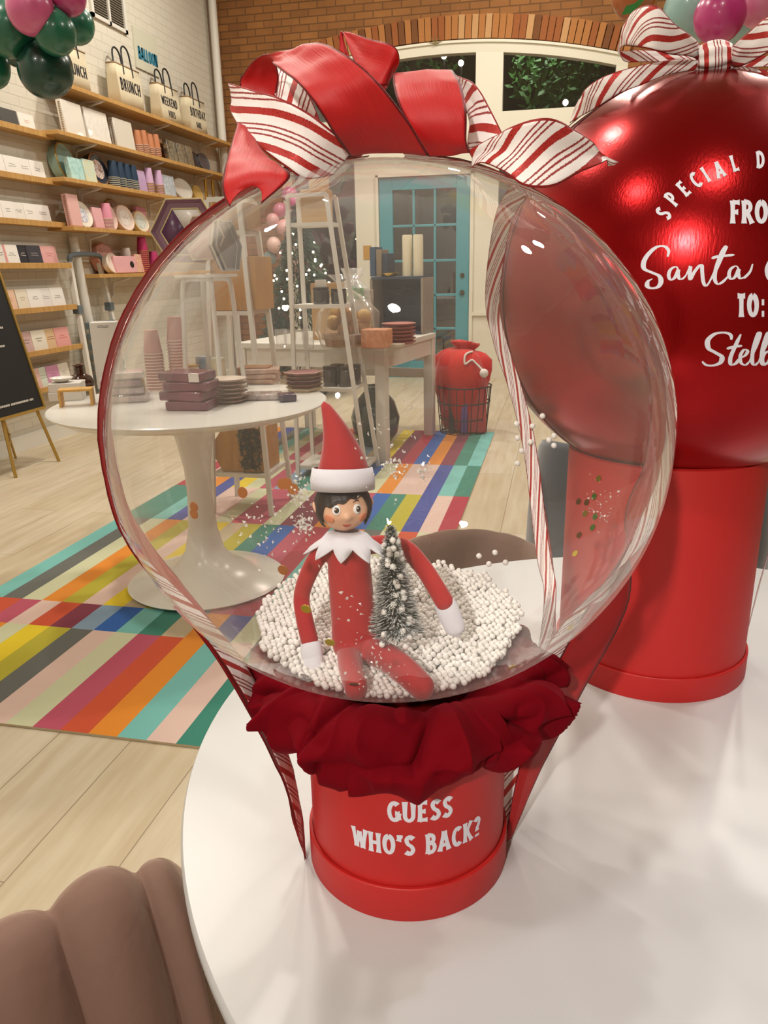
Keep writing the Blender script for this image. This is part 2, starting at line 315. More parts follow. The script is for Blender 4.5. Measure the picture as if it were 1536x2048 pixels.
def text(mb, txt, fn, t=.19, sx=1.0, gap=.06, flare=.25, mi=0):
    x = 0
    for ch in txt:
        w_, st = GL[ch]
        for q in st: stroke(mb, [(x + a * sx, b) for a, b in q], t, fn, flare, mi)
        x += (w_ + gap) * sx
    return x
def textw(txt, sx=1.0, gap=.06): return sum((GL[c][0] + gap) * sx for c in txt) - gap * sx

# ------------------------------------------------------------------ the setting
XL, YB, XR, YF = -4.1, 9.6, 4.2, -3.2
brickm = brick_mat('brick', '9A6634', '86572C', '6E4A28', (0, 2), 1, .215, .075, .006, .8, .85, (.6, 1.05))[0]
paintb = brick_mat('painted_brick', 'D6D1C3', 'D3CDBE', 'CBC5B6', (1, 2), 1, .22, .075, .006, .35, .6, (.94, 1.0))[0]
struct(MB().box(((XL + XR) / 2, (YF + YB) / 2 + 2.5, -.05), (XR - XL + .4, YB - YF + 5.4, .1)).build('floor', plank_mat(), loc=(0, 0, 0)))
struct(MB().box((XL - .1, (YF + YB) / 2, CEIL / 2), (.2, YB - YF, CEIL)).build('wall_left', paintb, loc=(0, 0, 0)))
struct(MB().box((XR + .1, (YF + YB) / 2, CEIL / 2), (.2, YB - YF, CEIL)).build('wall_right', brick_mat('brick_side', '8A4F28', '74401F', '60401F', (1, 2), 1, .215, .075, .006, .6, .85, (.6, 1.05))[0], loc=(0, 0, 0)))
struct(MB().box(((XL + XR) / 2, YF - .1, CEIL / 2), (XR - XL + .4, .2, CEIL)).build('wall_front', M_white, loc=(0, 0, 0)))
struct(MB().box(((XL + XR) / 2, (YF + YB) / 2, CEIL + .05), (XR - XL + .4, YB - YF + .4, .1)).build('ceiling', mat('ceiling_paint', 'BDB8AC', .8), loc=(0, 0, 0)))
AX0, AX1 = -3.32, .62
def zarch(x): return 3.30 + .39 * (1 - ((x + 1.35) / 2.4) ** 2)
g = MB()
for x0, x1 in ((XL, AX0), (AX1, XR)): g.box(((x0 + x1) / 2, YB + .15, CEIL / 2), (x1 - x0, .3, CEIL))
n = 24
for i in range(n):
    x0 = AX0 + (AX1 - AX0) * i / n; x1 = AX0 + (AX1 - AX0) * (i + 1) / n
    g.add([(x0, YB, zarch(x0)), (x1, YB, zarch(x1)), (x1, YB, CEIL), (x0, YB, CEIL), (x0, YB + .3, zarch(x0)), (x1, YB + .3, zarch(x1))], [(0, 1, 2, 3), (0, 4, 5, 1)])
g.smooth = False; struct(g.build('wall_back', brickm, loc=(0, 0, 0)))
g = MB(); x = AX0 - .02; k = 0; rnd = random.Random(4)
while x < AX1 + .02:
    z0 = zarch(x + .035); sl = -2 * .39 * (x + 1.35) / 2.4 ** 2; rot = Matrix.Rotation(-math.atan(sl), 3, 'Y')
    g.box((x + .035, YB - .004 - rnd.random() * .012, z0 + .125), (.066, .05, .23), rot, rnd.choice((0, 0, 1, 1, 2, 3))); x += .074
g.smooth = False
struct(g.build('trim_1', [mat('voussoir_brick', '8E5126', .85, bump=(40, .5, .01)), mat('voussoir_tan', 'A36B38', .85, bump=(40, .5, .01)), mat('voussoir_dark', '6E421F', .85, bump=(40, .5, .01)), mat('voussoir_pale', 'B58A5C', .85, bump=(40, .5, .01))], loc=(0, 0, 0)))
# white storefront infill under the arch
g = MB()
def xb(g, x0, x1, z0, z1, y=YB + .06, d=.12, mi=0): return g.box(((x0 + x1) / 2, y, (z0 + z1) / 2), (x1 - x0, d, z1 - z0), None, mi)
for x0, x1 in ((AX0, AX0 + .12), (-2.42, -2.13), (-1.04, -.72), (AX1 - .12, AX1)): xb(g, x0, x1, 0, 2.75)
xb(g, AX0, AX1, 2.75, 2.96); xb(g, -2.13, -1.04, 2.335, 2.75); xb(g, AX0 + .12, -2.42, 0, .75); xb(g, -.72, AX1 - .12, 0, .75)
xb(g, -1.0, -.7, 2.96, 3.6); xb(g, AX0, AX0 + .12, 2.96, 3.38); xb(g, AX1 - .12, AX1, 2.96, 3.38)
top = []
for i in range(n + 1):
    x = AX0 + (AX1 - AX0) * i / n; z = zarch(x); top.append([V((x, YB, z - .12)), V((x, YB - .01, z - .03)), V((x, YB - .03, z - .025)), V((x, YB - .03, z)), V((x, YB + .12, z)), V((x, YB + .12, z - .12))])
g.grid(top, closed=True); xb(g, AX0, -2.16, .75, .79, YB + .02, .1); xb(g, -1.0, AX1, .75, .79, YB + .02, .1); xb(g, -2.16, -2.13, 0, 2.36, YB - .01, .04); xb(g, -1.04, -1.0, 0, 2.36, YB - .01, .04); xb(g, -2.16, -1.0, 2.335, 2.375, YB - .01, .04)
g.smooth = False; struct(g.build('wall_storefront', mat('cream_paint', 'D8D3C2', .5), loc=(0, 0, 0)))
def arch_pane(nm, x0, x1):
    g = MB(); P = [(x0, YB + .05, 2.96)] + [(x0 + (x1 - x0) * i / 10, YB + .05, zarch(x0 + (x1 - x0) * i / 10) - .115) for i in range(11)] + [(x1, YB + .05, 2.96)]
    g.prism(P, 1, (0, .008, 0)); g.smooth = False; struct(g.build(nm, M_glass))
arch_pane('window_1', AX0 + .12, -1.0); arch_pane('window_2', -.7, AX1 - .12)
g = MB(); xb(g, AX0 + .12, -2.42, .79, 2.75, YB + .05, .008); struct(g.build('window_3', M_glass)); g = MB(); xb(g, -.72, AX1 - .12, .79, 2.75, YB + .05, .008); struct(g.build('window_4', M_glass))
# teal glazed door
teal = mat('teal_paint', '3F8C98', .4); d = thing('door_1', 'teal painted door with fifteen panes under the arch', None, (-1.585, YB + .03, 0)); struct(d)
g = MB(); xb(g, -2.125, -1.965, 0, 2.33, YB + .03, .06); xb(g, -1.205, -1.045, 0, 2.33, YB + .03, .06); xb(g, -1.965, -1.205, 2.19, 2.33, YB + .03, .06); xb(g, -1.965, -1.205, 0, .2, YB + .03, .06)
for i in (1, 2): x = -1.965 + .76 * i / 3; xb(g, x - .014, x + .014, .2, 2.19, YB + .03, .05)
for i in range(1, 5): z = .2 + 1.99 * i / 5; xb(g, -1.965, -1.205, z - .014, z + .014, YB + .03, .05)
g.smooth = False; g.build('door_panel', teal, d, bevel=.004); g = MB(); xb(g, -1.965, -1.205, .2, 2.19, YB + .04, .006); g.build('glass', M_glass, d)
g = MB(); g.lathe([(0, 0), (.028, .004), (.03, .02), (.022, .035), (0, .04)], (-1.125, YB, 1.02), 16, 0, Matrix.Rotation(pi / 2, 3, 'X')); g.build('door_handle', mat('bronze', '4A3A2A', .4, .8), d)
g = MB(); g.lathe([(0, 0), (.026, .004), (.026, .02), (0, .024)], (-1.125, YB, 1.22), 16, 0, Matrix.Rotation(pi / 2, 3, 'X')); g.build('lock', mat('bronze'), d)
# corner pipe trim, baseboard
struct(MB().tube([(XL + .10, YB - .12, 0), (XL + .10, YB - .12, CEIL)], .045, 14).build('trim_2', M_white)); struct(MB().box((XL + .02, 3.2, .06), (.04, 12.8, .12)).build('baseboard_left', M_white, loc=(0, 0, 0)))
# night street outside
struct(MB().box((-1, YB + 6.5, 3), (16, .3, 8)).build('street_facade', mat('night_wall', '1A1B20', .9), loc=(0, 0, 0)))
def street_tree(x, y, z, r, lab):
    t = thing('street_tree', lab, 'tree', (x, y, 0)); g = MB(); rr = random.Random(int(x * 100)); MB.tube(g, [(x, y, 0), (x + .05, y, z)], [.09, .06], 8); g.build('trunk', mat('bark', '3A2F24', .9), t)
    g = MB()
    for i in range(700):
        v = V((rr.gauss(0, 1), rr.gauss(0, 1), rr.gauss(0, 1))).normalized() * r * (.45 + .6 * rr.random()); c = V((x, y, z)) + V((v.x, v.y, v.z * .8)); a = V((rr.gauss(0, 1), rr.gauss(0, 1), rr.gauss(0, 1))).normalized() * .07; b_ = a.orthogonal().normalized() * .035
        g.add([c - a, c + b_, c + a, c - b_], [(0, 1, 2, 3)])
    g.build('foliage', mat('leaf_green', '3E6B2A', .6), t)
street_tree(-.15, YB + 1.9, 3.7, .62, 'green leafy street tree seen through the square transom pane'); street_tree(-2.2, YB + 2.6, 4.6, .9, 'dark leafy tree out in the street behind the arched pane')
M_bulb = mat('bulb_glow', 'FFFFFF', .3, emit='FFF3DC', estr=14)
for px, py, lab in ((888, 112, 'upper street lamp glowing behind the arched pane'), (922, 126, 'brighter street lamp glowing behind the arched pane'), (1131, 205, 'small bluish street lamp low behind the square pane')):
    p = at(px, py, 1, YB + 1.2); t = thing('street_lamp', lab, 'lamp', (p.x, p.y, 0), 'street lamps outside'); MB().ball(p, .035, 12, 8).build('bulb', M_bulb, t); MB().tube([(p.x, p.y + .04, 0), (p.x, p.y + .04, p.z + .03)], .012, 6).build('pole', mat('night_wall'), t)

# ------------------------------------------------------------------ striped rug
RC = dict(a='6FB3AE', g='5F625E', s='C4C6A4', o='D88420', l='B0A62C', p='D3B6AC', y='DCC21A', t='2F7A6A', r='C24A28', m='7A2B42', k='B24A62', b='7E97B0', B='1F5AA8', n='B9A98C', c='A5263C', u='3A4A94')
keys = list(RC); g = MB(); X0, W_ = -2.36, .095
rowsr = [(1.757, 2.39, 'bkosylgpskroaptgoysl'), (2.39, 2.61, 'rrkprmbBatnousgpbkrt'), (2.61, 3.72, 'agsolpynltBkcaogsrsb'), (3.72, 4.40, 'ttauppskksmmokBtluop' [:18] + 'pc'), (4.40, 5.15, 'cpouyskbtanrBsoppuat'), (5.15, 6.30, 'ougaskprltbnymcBomta')]
for y0, y1, cs in rowsr:
    for k in range(20):
        x0 = X0 + W_ * k; g.add([(x0, y0, .009), (x0 + W_, y0, .009), (x0 + W_, y1, .009), (x0, y1, .009)], [(0, 1, 2, 3)], keys.index(cs[k]))
x1 = X0 + 20 * W_; g.add([(X0, 1.757, .009), (x1, 1.757, .009), (x1, 6.3, .009), (X0, 6.3, .009), (X0, 1.757, .001), (x1, 1.757, .001), (x1, 6.3, .001), (X0, 6.3, .001)], [(4, 5, 1, 0), (5, 6, 2, 1), (6, 7, 3, 2), (7, 4, 0, 3)], keys.index('n'))
g.smooth = False
tag(g.build('striped_rug', [mat('rug_' + q, RC[q], .95, sheen=.2, bump=(160, .3, .003)) for q in keys], loc=(-1.4, 4, 0)), 'multicoloured striped wool rug lying on the pale plank floor', 'rug')

# ------------------------------------------------------------------ tables and chairs
TC = V((.218, .892, 0)); TR = .648
t = thing('display_table', 'round white table in front carrying the two red gift boxes', 'table', TC)
MB().lathe([(0, .722), (TR - .012, .722), (TR - .003, .728), (TR, .735), (TR, .744), (TR - .003, .75), (0, .75)], TC, 160).build('tabletop', M_lam, t, sharp=30)
MB().lathe([(0, 0), (.32, 0), (.325, .006), (.30, .016), (.12, .045), (.05, .12), (.045, .4), (.06, .66), (.14, .722)], TC, 64).build('pedestal', M_wm, t)
UC = V((-1.46, 2.92, 0)); UZ = .80
t = thing('tulip_table', 'white tulip pedestal table crowded with paper party goods', 'table', UC)
MB().lathe([(0, UZ - .035), (.51, UZ - .035), (.555, UZ - .012), (.56, UZ - .004), (.555, UZ), (0, UZ)], UC, 120).build('tabletop', mat('white_lacquer', 'E2E0DA', .25), t, sharp=30)
MB().lathe([(0, .01), (.335, .01), (.34, .016), (.33, .024), (.22, .05), (.13, .09), (.085, .15), (.062, .25), (.052, .4), (.055, .52), (.08, .66), (.15, .73), (.24, UZ - .035)], UC, 80).build('pedestal', mat('white_lacquer'), t, sharp=60); t.location.z = .0095; UZ += .0095
mocha = mat('mocha_velvet', '785A4E', .75, sheen=.9, bump=(60, .25, .004)); mocha.node_tree.nodes['Principled BSDF'].inputs['Sheen Tint'].default_value = (.9, .72, .6, 1)
def barrel(name, label, c, rz, m, R=.27, ht=.70, th=.085, nch=9, span=210, drop=.18, seat=True, ridge=.016, lean=False):
    t = thing(name, label, 'chair', c); c = V(c); nu = nch * 12; rows = []
    prof = [(.4, .25), (.1, .45), (-.35, .74), (-.42, .90), (-.2, .985), (.05, 1.0), (.3, .97), (.55, .90), (.85, .76), (1.15, .58), (1.4, .40), (1.5, .25)] if lean else [(-.5, .25), (-.62, .45), (-.56, .74), (-.42, .90), (-.2, .985), (.05, 1.0), (.3, .97), (.46, .88), (.52, .7), (.5, .4), (.45, .25)]
    for i in range(nu + 1):
        f = i / nu; a = math.radians(rz - span / 2 + span * f); dz = drop * abs(2 * f - 1) ** 2.2; ph = abs(math.sin(pi * f * nch)) ** .6; row = []
        for o_, h in prof:
            out = o_ + (ph - 1) * ridge / th * (1 if o_ > 0 else -1) * min(1, abs(o_) * 3); z = (ht - dz) * h + (ph - 1) * ridge * (1 if h > .9 else 0) * .9
            rr = R - out * th; row.append(c + V((rr * math.cos(a), rr * math.sin(a), z)))
        rows.append(row)
    g = MB(); g.grid(rows, closed=True); g.add(rows[0], [tuple(range(len(prof)))]); g.add(rows[-1], [tuple(range(len(prof)))[::-1]]); g.build('backrest', m, t, sharp=75, subd=1)
    if seat:
        g = MB(); g.lathe([(0, .30), (R - .05, .30), (R - .03, .33), (R - .03, .40), (R - .06, .43), (0, .44)], c, 40); g.build('seat', m, t)
        for k in range(4):
            a = pi / 4 + k * pi / 2; p = c + V((math.cos(a), math.sin(a), 0)) * (R - .07); q = c + V((math.cos(a), math.sin(a), 0)) * (R - .02); MB().tube([p + V((0, 0, .31)), q], [.014, .009], 10).build('leg', M_brass, t)
    return t
def path_chair():
    t = thing('velvet_chair', 'mocha velvet channel-tufted chair tucked beside the front table edge', 'chair', (-.36, .33, 0)); N = 132; nch = 8.0
    P = cr([(-.350, .628, .60), (-.375, .624, .695), (-.415, .582, .735), (-.465, .520, .738), (-.513, .450, .73), (-.548, .36, .71), (-.56, .265, .675), (-.535, .165, .65), (-.47, .08, .61), (-.38, .04, .56)], N); rows = []
    prof = [(.25, .22), (.02, .45), (-.055, .74), (-.055, .90), (-.032, .975), (.0, 1.0), (.032, .985), (.062, .935), (.095, .85), (.13, .72), (.165, .56), (.19, .40), (.20, .22)]; ph0 = .35
    for i, p in enumerate(P):
        tn = (P[min(i + 1, N)] - P[max(i - 1, 0)]); tn.z = 0; tn.normalize(); inn = V((-tn.y, tn.x, 0)); ph = abs(math.sin(pi * (i / N * nch + ph0))) ** .55; r = []
        for o_, h in prof:
            k = (1 - ph) * .027; w_ = 1 if h > .3 else 0; dx = o_ - math.copysign(k * min(1, abs(o_) / .05), o_) * w_; q = V((p.x, p.y, 0)) + inn * dx; q.z = p.z * h - k * max(0, (h - .8) / .2) * .8; r.append(q)
        rows.append(r)
    g = MB(); g.grid(rows, closed=True); g.add(rows[0], [tuple(range(len(prof)))]); g.add(rows[-1], [tuple(range(len(prof)))[::-1]]); g.build('backrest', mocha, t, sharp=80, subd=1)
    g = MB(); g.lathe([(0, .26), (.20, .26), (.22, .30), (.22, .37), (.19, .40), (0, .41)], (-.34, .33, 0), 40); g.build('seat', mocha, t)
    for k in range(4):
        a = pi / 4 + k * pi / 2; c = V((-.34, .33, 0)); d = V((math.cos(a), math.sin(a), 0)); MB().tube([c + d * .16 + V((0, 0, .27)), c + d * .21], [.014, .009], 10).build('leg', M_brass, t)
path_chair()
barrel('velvet_chair', 'mocha velvet chair on the far side of the white table', (-.2, 1.76, 0), 85, mocha, .25, .635, .07, 9, 190, .10, ridge=.003)
barrel('tub_chair', 'navy blue upholstered tub chair behind the tall red box', (.27, 2.16, 0), 262, mat('navy_velvet', '1F3042', .8, sheen=.7), .29, .90, .07, 3, 200, .06, ridge=.004)

# white ladder shelves
def ladder_shelf(label, xb0, xb1, xt0, xt1, yf, yb, zt, shelves):
    t = thing('ladder_shelf', label, 'shelf', ((xb0 + xb1) / 2, (yf + yb) / 2, 0)); ym = (yf + yb) / 2; dtop = (yb - yf) * .30
    def P(x, y, z): f = z / zt; return V(((xb0 if x < 0 else xb1) * (1 - f) + (xt0 if x < 0 else xt1) * f, (yf if y < 0 else yb) * (1 - f) + (ym + (dtop if y > 0 else -dtop)) * f, z))
    for y in (-1, 1):
        for x in (-1, 1):
            g = MB(); g.tube([P(x, y, 0), P(x, y, zt)], .017, 4, caps=True); g.smooth = False; g.build('post', M_wm, t)
    for z in shelves:
        a, b, c_, d_ = P(-1, -1, z), P(1, -1, z), P(1, 1, z), P(-1, 1, z); g = MB(); g.prism([a, b, c_, d_], 2, (0, 0, -.022)); g.smooth = False; g.build('shelf_board', M_wm, t)
    for y in (-1, 1): g = MB(); g.tube([P(-1, y, zt), P(1, y, zt)], .017, 4); g.smooth = False; g.build('crossbar', M_wm, t)
    t.location.z = .0095; return P
LA = ladder_shelf('white metal ladder shelf holding dark jars, beside the console', -1.635, -1.165, -1.63, -1.385, 4.72, 5.06, 1.74, (.07, .585, 1.10, 1.585))
LB = ladder_shelf('white metal ladder shelf holding wooden crates, behind the tulip table', -1.86, -1.51, -1.77, -1.60, 3.87, 4.22, 1.66, (.235, 1.11, 1.51))
# console
CZ = .815
t = thing('console_table', 'long white console table in front of the teal door', 'table', (-1.12, 5.13, .0095), rz=math.radians(-10.4))
def cb(c, d): return MB().box((c[0] - .59, c[1] + .53, c[2]), d)
cb((0, 0, CZ - .02), (1.18, 1.06, .04)).build('tabletop', M_white, t, bevel=.004, local=True)
for x in (-.55, .55):
    for y in (-.49, .49): cb((x, y, CZ / 2 - .02), (.075, .075, CZ - .04)).build('leg', M_white, t, bevel=.003, local=True)
for y in (-.5, .5): cb((0, y, CZ - .1), (1.02, .025, .12)).build('apron', M_white, t, local=True)
for x in (-.565, .565): cb((x, 0, CZ - .1), (.025, .9, .12)).build('apron', M_white, t, local=True)
cb((0, .5, .5), (1.02, .03, .07)).build('stretcher', M_white, t, local=True); CZ += .0095

# ------------------------------------------------------------------ small red hat box with velvet ruffle
BX, BY = -.126, .645; TZ = .75
def hat_box(label, cx, cy, r, h, lidh):
    t = thing('hat_box', label, 'box', (cx, cy, TZ)); c = (cx, cy, TZ)
    MB().lathe([(0, .003), (r, .003), (r, h - .002), (r - .003, h), (r - .006, h), (r - .006, h - .05), (0, h - .05)], c, 120).build('box_body', M_red, t, sharp=30)
    MB().lathe([(r + .0006, .001), (r + .0035, 0), (r + .004, .001), (r + .004, lidh - .001), (r + .0033, lidh), (r + .0006, lidh)], c, 120, caps=False).build('box_lid', M_red, t, sharp=30)
    return t
hb = hat_box('small red hat box lettered GUESS WHO\'S BACK under the clear bubble', BX, BY, .0965, .168, .0365)
def cylmap(th0, z0, r, size, tilt=0):
    ct, st = math.cos(tilt), math.sin(tilt)
    def f(u, v):
        u, v = (u * ct - v * st) * size, (u * st + v * ct) * size; a = math.radians(th0) + u / r
        return V((BX + (r + .0003) * math.cos(a), BY + (r + .0003) * math.sin(a), z0 + v))
    return f
for txt, th, z, sz, sx, tilt in (('GUESS', -89.2, .8565, .0212, .78, 0), ("WHO'S BACK?", -110.0, .8205, .0212, .77, .01)):
    g = MB(); text(g, txt, cylmap(th, z, .0965, sz, tilt), .175, sx, .14, .45); g.smooth = False; g.build('lettering', M_letter, hb)
velvet = mat('red_velvet', '6A0310', .9, spec=.08, sheen=.10, bump=(300, .12, .001)); velvet.node_tree.nodes['Principled BSDF'].inputs['Sheen Tint'].default_value = (.8, .06, .10, 1)
g = MB(); rows = []; NU, NV = 640, 88
def crest(x): return 1 - abs(math.sin(x)) ** .8
for i in range(NU + 1):
    a = 2 * pi * i / NU; row = []; ca, sa = math.cos(a), math.sin(a)
    wob = noise.noise(V((ca * 1.3, sa * 1.3, 2.0))); lo = noise.noise(V((ca * 2.4, sa * 2.4, 8.0))); up = noise.noise(V((ca * 2.9, sa * 2.9, 14.0)))
    for k in range(NV):
        p = 2 * pi * k / NV; cp, sp_ = math.cos(p), math.sin(p)
        n1 = noise.noise(V((ca * 1.9 + 3, sa * 1.9, p * .45))); n2 = noise.noise(V((ca * 3.3 + 9, sa * 3.3, sp_ * .8)))
        c1 = crest(a * 5.0 + 1.9 * n1 + .55 * p * (1 if wob > 0 else -.6) + 3.0 * wob); c2 = crest(a * 8.5 + 2.4 * n2 - .8 * sp_ + 1.0)
        v1 = abs(math.sin(a * 3.5 + 1.6 * n2 + .5 * cp + 4 * wob)) ** .6
        o_ = .5 + .5 * cp
        vl = (1 - abs(math.sin(a * 4.5 + 2.2 * n1 - .7 * p * (1 if up > 0 else -1) + 2 * lo))) ** 3
        d = (.62 * c1 + .30 * c2) * (.3 + .7 * o_) + .42 * v1 * (.3 + .7 * o_) - .55 * vl * (.2 + .8 * o_)
        rx = .0205 + .026 * d * (1 + .25 * lo); rz = .0215 + .016 * d * (1 + .5 * up)
        hang = max(0, -sp_) * (.005 + .014 * lo)
        row.append(V((BX + (.112 + (rx * cp if cp > 0 else .052 * cp)) * ca, BY + (.112 + (rx * cp if cp > 0 else .052 * cp)) * sa, TZ + .196 + rz * sp_ * (1 if cp > 0 else 1 - .25 * cp * cp) - hang - (.012 * cp * cp if cp < 0 else 0))))
    rows.append(row)
g.grid(rows, closed=True); g.build('velvet_ruffle', velvet, hb, sharp=180)

# ------------------------------------------------------------------ bubble balloon and what is inside
BC, BRX, BRZ = (-.141, .66, 1.176), .239, .227
def ellp(az, el, k=1.0):
    return V((BC[0] + BRX * k * math.cos(az) * math.cos(el), BC[1] + BRX * k * math.sin(az) * math.cos(el), BC[2] + BRZ * k * math.sin(el)))
bb = thing('bubble_balloon', 'large clear bubble balloon holding an elf doll and white beads', 'balloon', (BC[0], BC[1], BC[2] - BRZ))
MB().ball(BC, (BRX, BRX, BRZ), 160, 100).build('bubble', M_bubble, bb, sharp=180)
g = MB(); g.tube([(BC[0], BC[1], BC[2] - BRZ + .003), (BC[0] + .004, BC[1], BC[2] - BRZ - .03)], [.016, .009], 16); g.build('neck', M_bubble, bb)
# beads: surface and wall layer of a heap
def hbead(x, y):
    h = .981 + .125 * (y - .62) + .075 * max(0, -x - .14) - 1.5 * max(0, x + .045 - min(.06, max(0, .35 * (y - .62)))) + .004 * noise.noise(V((x * 22, y * 22, 0)))
    return h
ico = None
import bmesh
bm = bmesh.new(); bmesh.ops.create_icosphere(bm, subdivisions=2, radius=1); iv = [v.co.copy() for v in bm.verts]; fi = [tuple(v.index for v in f.verts) for f in bm.faces]; bm.free()
rr = random.Random(3); D = .0061; g = MB(); cnt = 0
def inside(p, k):
    return ((p[0] - BC[0]) / (BRX - k)) ** 2 + ((p[1] - BC[1]) / (BRX - k)) ** 2 + ((p[2] - BC[2]) / (BRZ - k)) ** 2 < 1
def put(q):
    global cnt
    r = D * .5 * rr.uniform(.92, 1.04); g.add([v * r + V(q) for v in iv], fi); cnt += 1
for lay in range(2):
    j = 0; y = .45 + lay * D * .29
    while y < .88:
        x = -.36 + (j % 2) * D * .5 + lay * D * .5
        while x < .07:
            q = [x + rr.gauss(0, .0005), y + rr.gauss(0, .0005), 0]; q[2] = hbead(q[0], q[1]) - D * (.5 + .8 * lay) + rr.gauss(0, .0009)
            if inside(q, D * .5): put(q)
            x += D
        y += D * .866; j += 1
z = .9525; j = 0
while z < 1.03:
    R_ = (BRX - D * .55) * math.sqrt(max(0, 1 - ((z - BC[2]) / (BRZ - D * .55)) ** 2)); n_ = max(1, int(2 * pi * R_ / D))
    for i in range(n_):
        a = 2 * pi * (i + .5 * (j % 2)) / n_; q = (BC[0] + R_ * math.cos(a) + rr.gauss(0, .0003), BC[1] + R_ * math.sin(a) + rr.gauss(0, .0003), z + rr.gauss(0, .0003))
        if q[2] < hbead(q[0], q[1]) - D * .9: put(q)
    z += D * .8 * max(.25, R_ / BRX) if R_ < .12 else D * .8; j += 1
print('beads', cnt)
M_bead = mat('foam_bead', 'E6E2DD', .55, subs=.2)
tag(g.build('foam_beads', M_bead, sharp=180), 'heap of tiny white foam beads at the bottom of the bubble', 'beads', kind='stuff')
bead = MB().ball((0, 0, 0), D * .52, 14, 10); b0 = None
for i, (px, py) in enumerate([(1085, 832), (1033, 848), (1065, 852), (1098, 880), (1108, 872), (1035, 876), (1061, 884), (1108, 891), (1043, 902), (1035, 927), (958, 1112), (990, 1105), (1011, 1125), (978, 1128)]):
    p = on_ell(px, py, BC, BRX, BRZ, False, .987)
    if b0 is None: o = b0 = bead.build('foam_bead', M_bead, loc=(0, 0, 0))
    else: o = b0.copy(); COL.objects.link(o)
    o.location = p; tag(o, 'single white bead stuck to the far wall of the bubble', 'bead', 'beads stuck to the bubble')
# confetti dots on the film
dot = MB().lathe([(0, -.0002), (.0035, -.0002), (.0035, .0002), (0, .0002)], n=16); dots = {}
cm = dict(green=mat('green_foil', '3F6B1E', .3, .7), olive=mat('olive_foil', '7A6A14', .3, .7), gold=mat('gold_dot', 'C9B233', .3, .7), copper=mat('copper_dot', 'B06A2E', .35, .6), brown=mat('brown_foil', '5A3A12', .3, .7))
for i, (px, py, c, near) in enumerate([(1197, 957, 'olive', 0), (1157, 1003, 'brown', 0), (1173, 1005, 'brown', 0), (1188, 993, 'green', 0), (1170, 1027, 'olive', 0), (1190, 1033, 'green', 0), (1185, 1055, 'green', 0), (1158, 1070, 'brown', 0), (1150, 1107, 'gold', 0), (1140, 1255, 'gold', 0),
        (612, 1218, 'gold', 1), (660, 1285, 'gold', 1), (565, 968, 'copper', 1), (573, 967, 'copper', 1), (388, 1014, 'copper', 1), (388, 1028, 'copper', 1), (566, 1140, 'copper', 1), (485, 985, 'copper', 1), (610, 1352, 'brown', 1), (708, 1369, 'brown', 1), (1024, 1334, 'gold', 1), (586, 978, 'copper', 1)]):
    p = on_ell(px, py, BC, BRX, BRZ, bool(near), .996); nrm = V(((p.x - BC[0]) / BRX ** 2, (p.y - BC[1]) / BRX ** 2, (p.z - BC[2]) / BRZ ** 2)).normalized()
    if c not in dots: o = dots[c] = dot.build('confetti_dot', cm[c], loc=(0, 0, 0), sharp=30)
    else: o = dots[c].copy(); COL.objects.link(o)
    o.location = p; o.rotation_euler = nrm.to_track_quat('Z', 'Y').to_euler()
    tag(o, c + ' foil confetti dot clinging to the ' + ('front' if near else 'far') + ' side of the bubble', 'confetti', c + (' front' if near else ' far') + ' confetti dots')
g = MB(); rr = random.Random(9)
for cx, cy, sp, n_, near in [(598, 985, 26, 90, 1), (605, 1050, 20, 70, 1), (560, 1070, 40, 30, 1), (790, 935, 22, 34, 1), (850, 945, 14, 26, 1), (760, 920, 60, 30, 1), (500, 1040, 60, 26, 1), (720, 1250, 70, 26, 1), (760, 1350, 55, 60, 1), (1200, 1010, 34, 50, 0), (820, 880, 60, 16, 1)]:
    for i in range(n_):
        p = on_ell(cx + rr.gauss(0, sp * .55), cy + rr.gauss(0, sp * .7), BC, BRX, BRZ, bool(near), .994)
        if ((p.x - BC[0]) / BRX) ** 2 + ((p.y - BC[1]) / BRX) ** 2 + ((p.z - BC[2]) / BRZ) ** 2 > 1: continue
        a = V((rr.gauss(0, 1), rr.gauss(0, 1), rr.gauss(0, 1))).normalized(); b_ = a.orthogonal().normalized(); c_ = a.cross(b_); s = rr.uniform(.0006, .002)
        g.add([p + a * s, p + b_ * s * .8, p - a * s * .7 + c_ * s * .4, p + c_ * s], [(0, 1, 2), (0, 2, 3), (1, 3, 2), (0, 3, 1)])
g.smooth = False; tag(g.build('glitter_flakes', mat('glitter_flake', 'E8E4E0', .2, .3, spec=.8)), 'scattered clear and white glitter flakes clinging inside the bubble', 'glitter', kind='stuff')

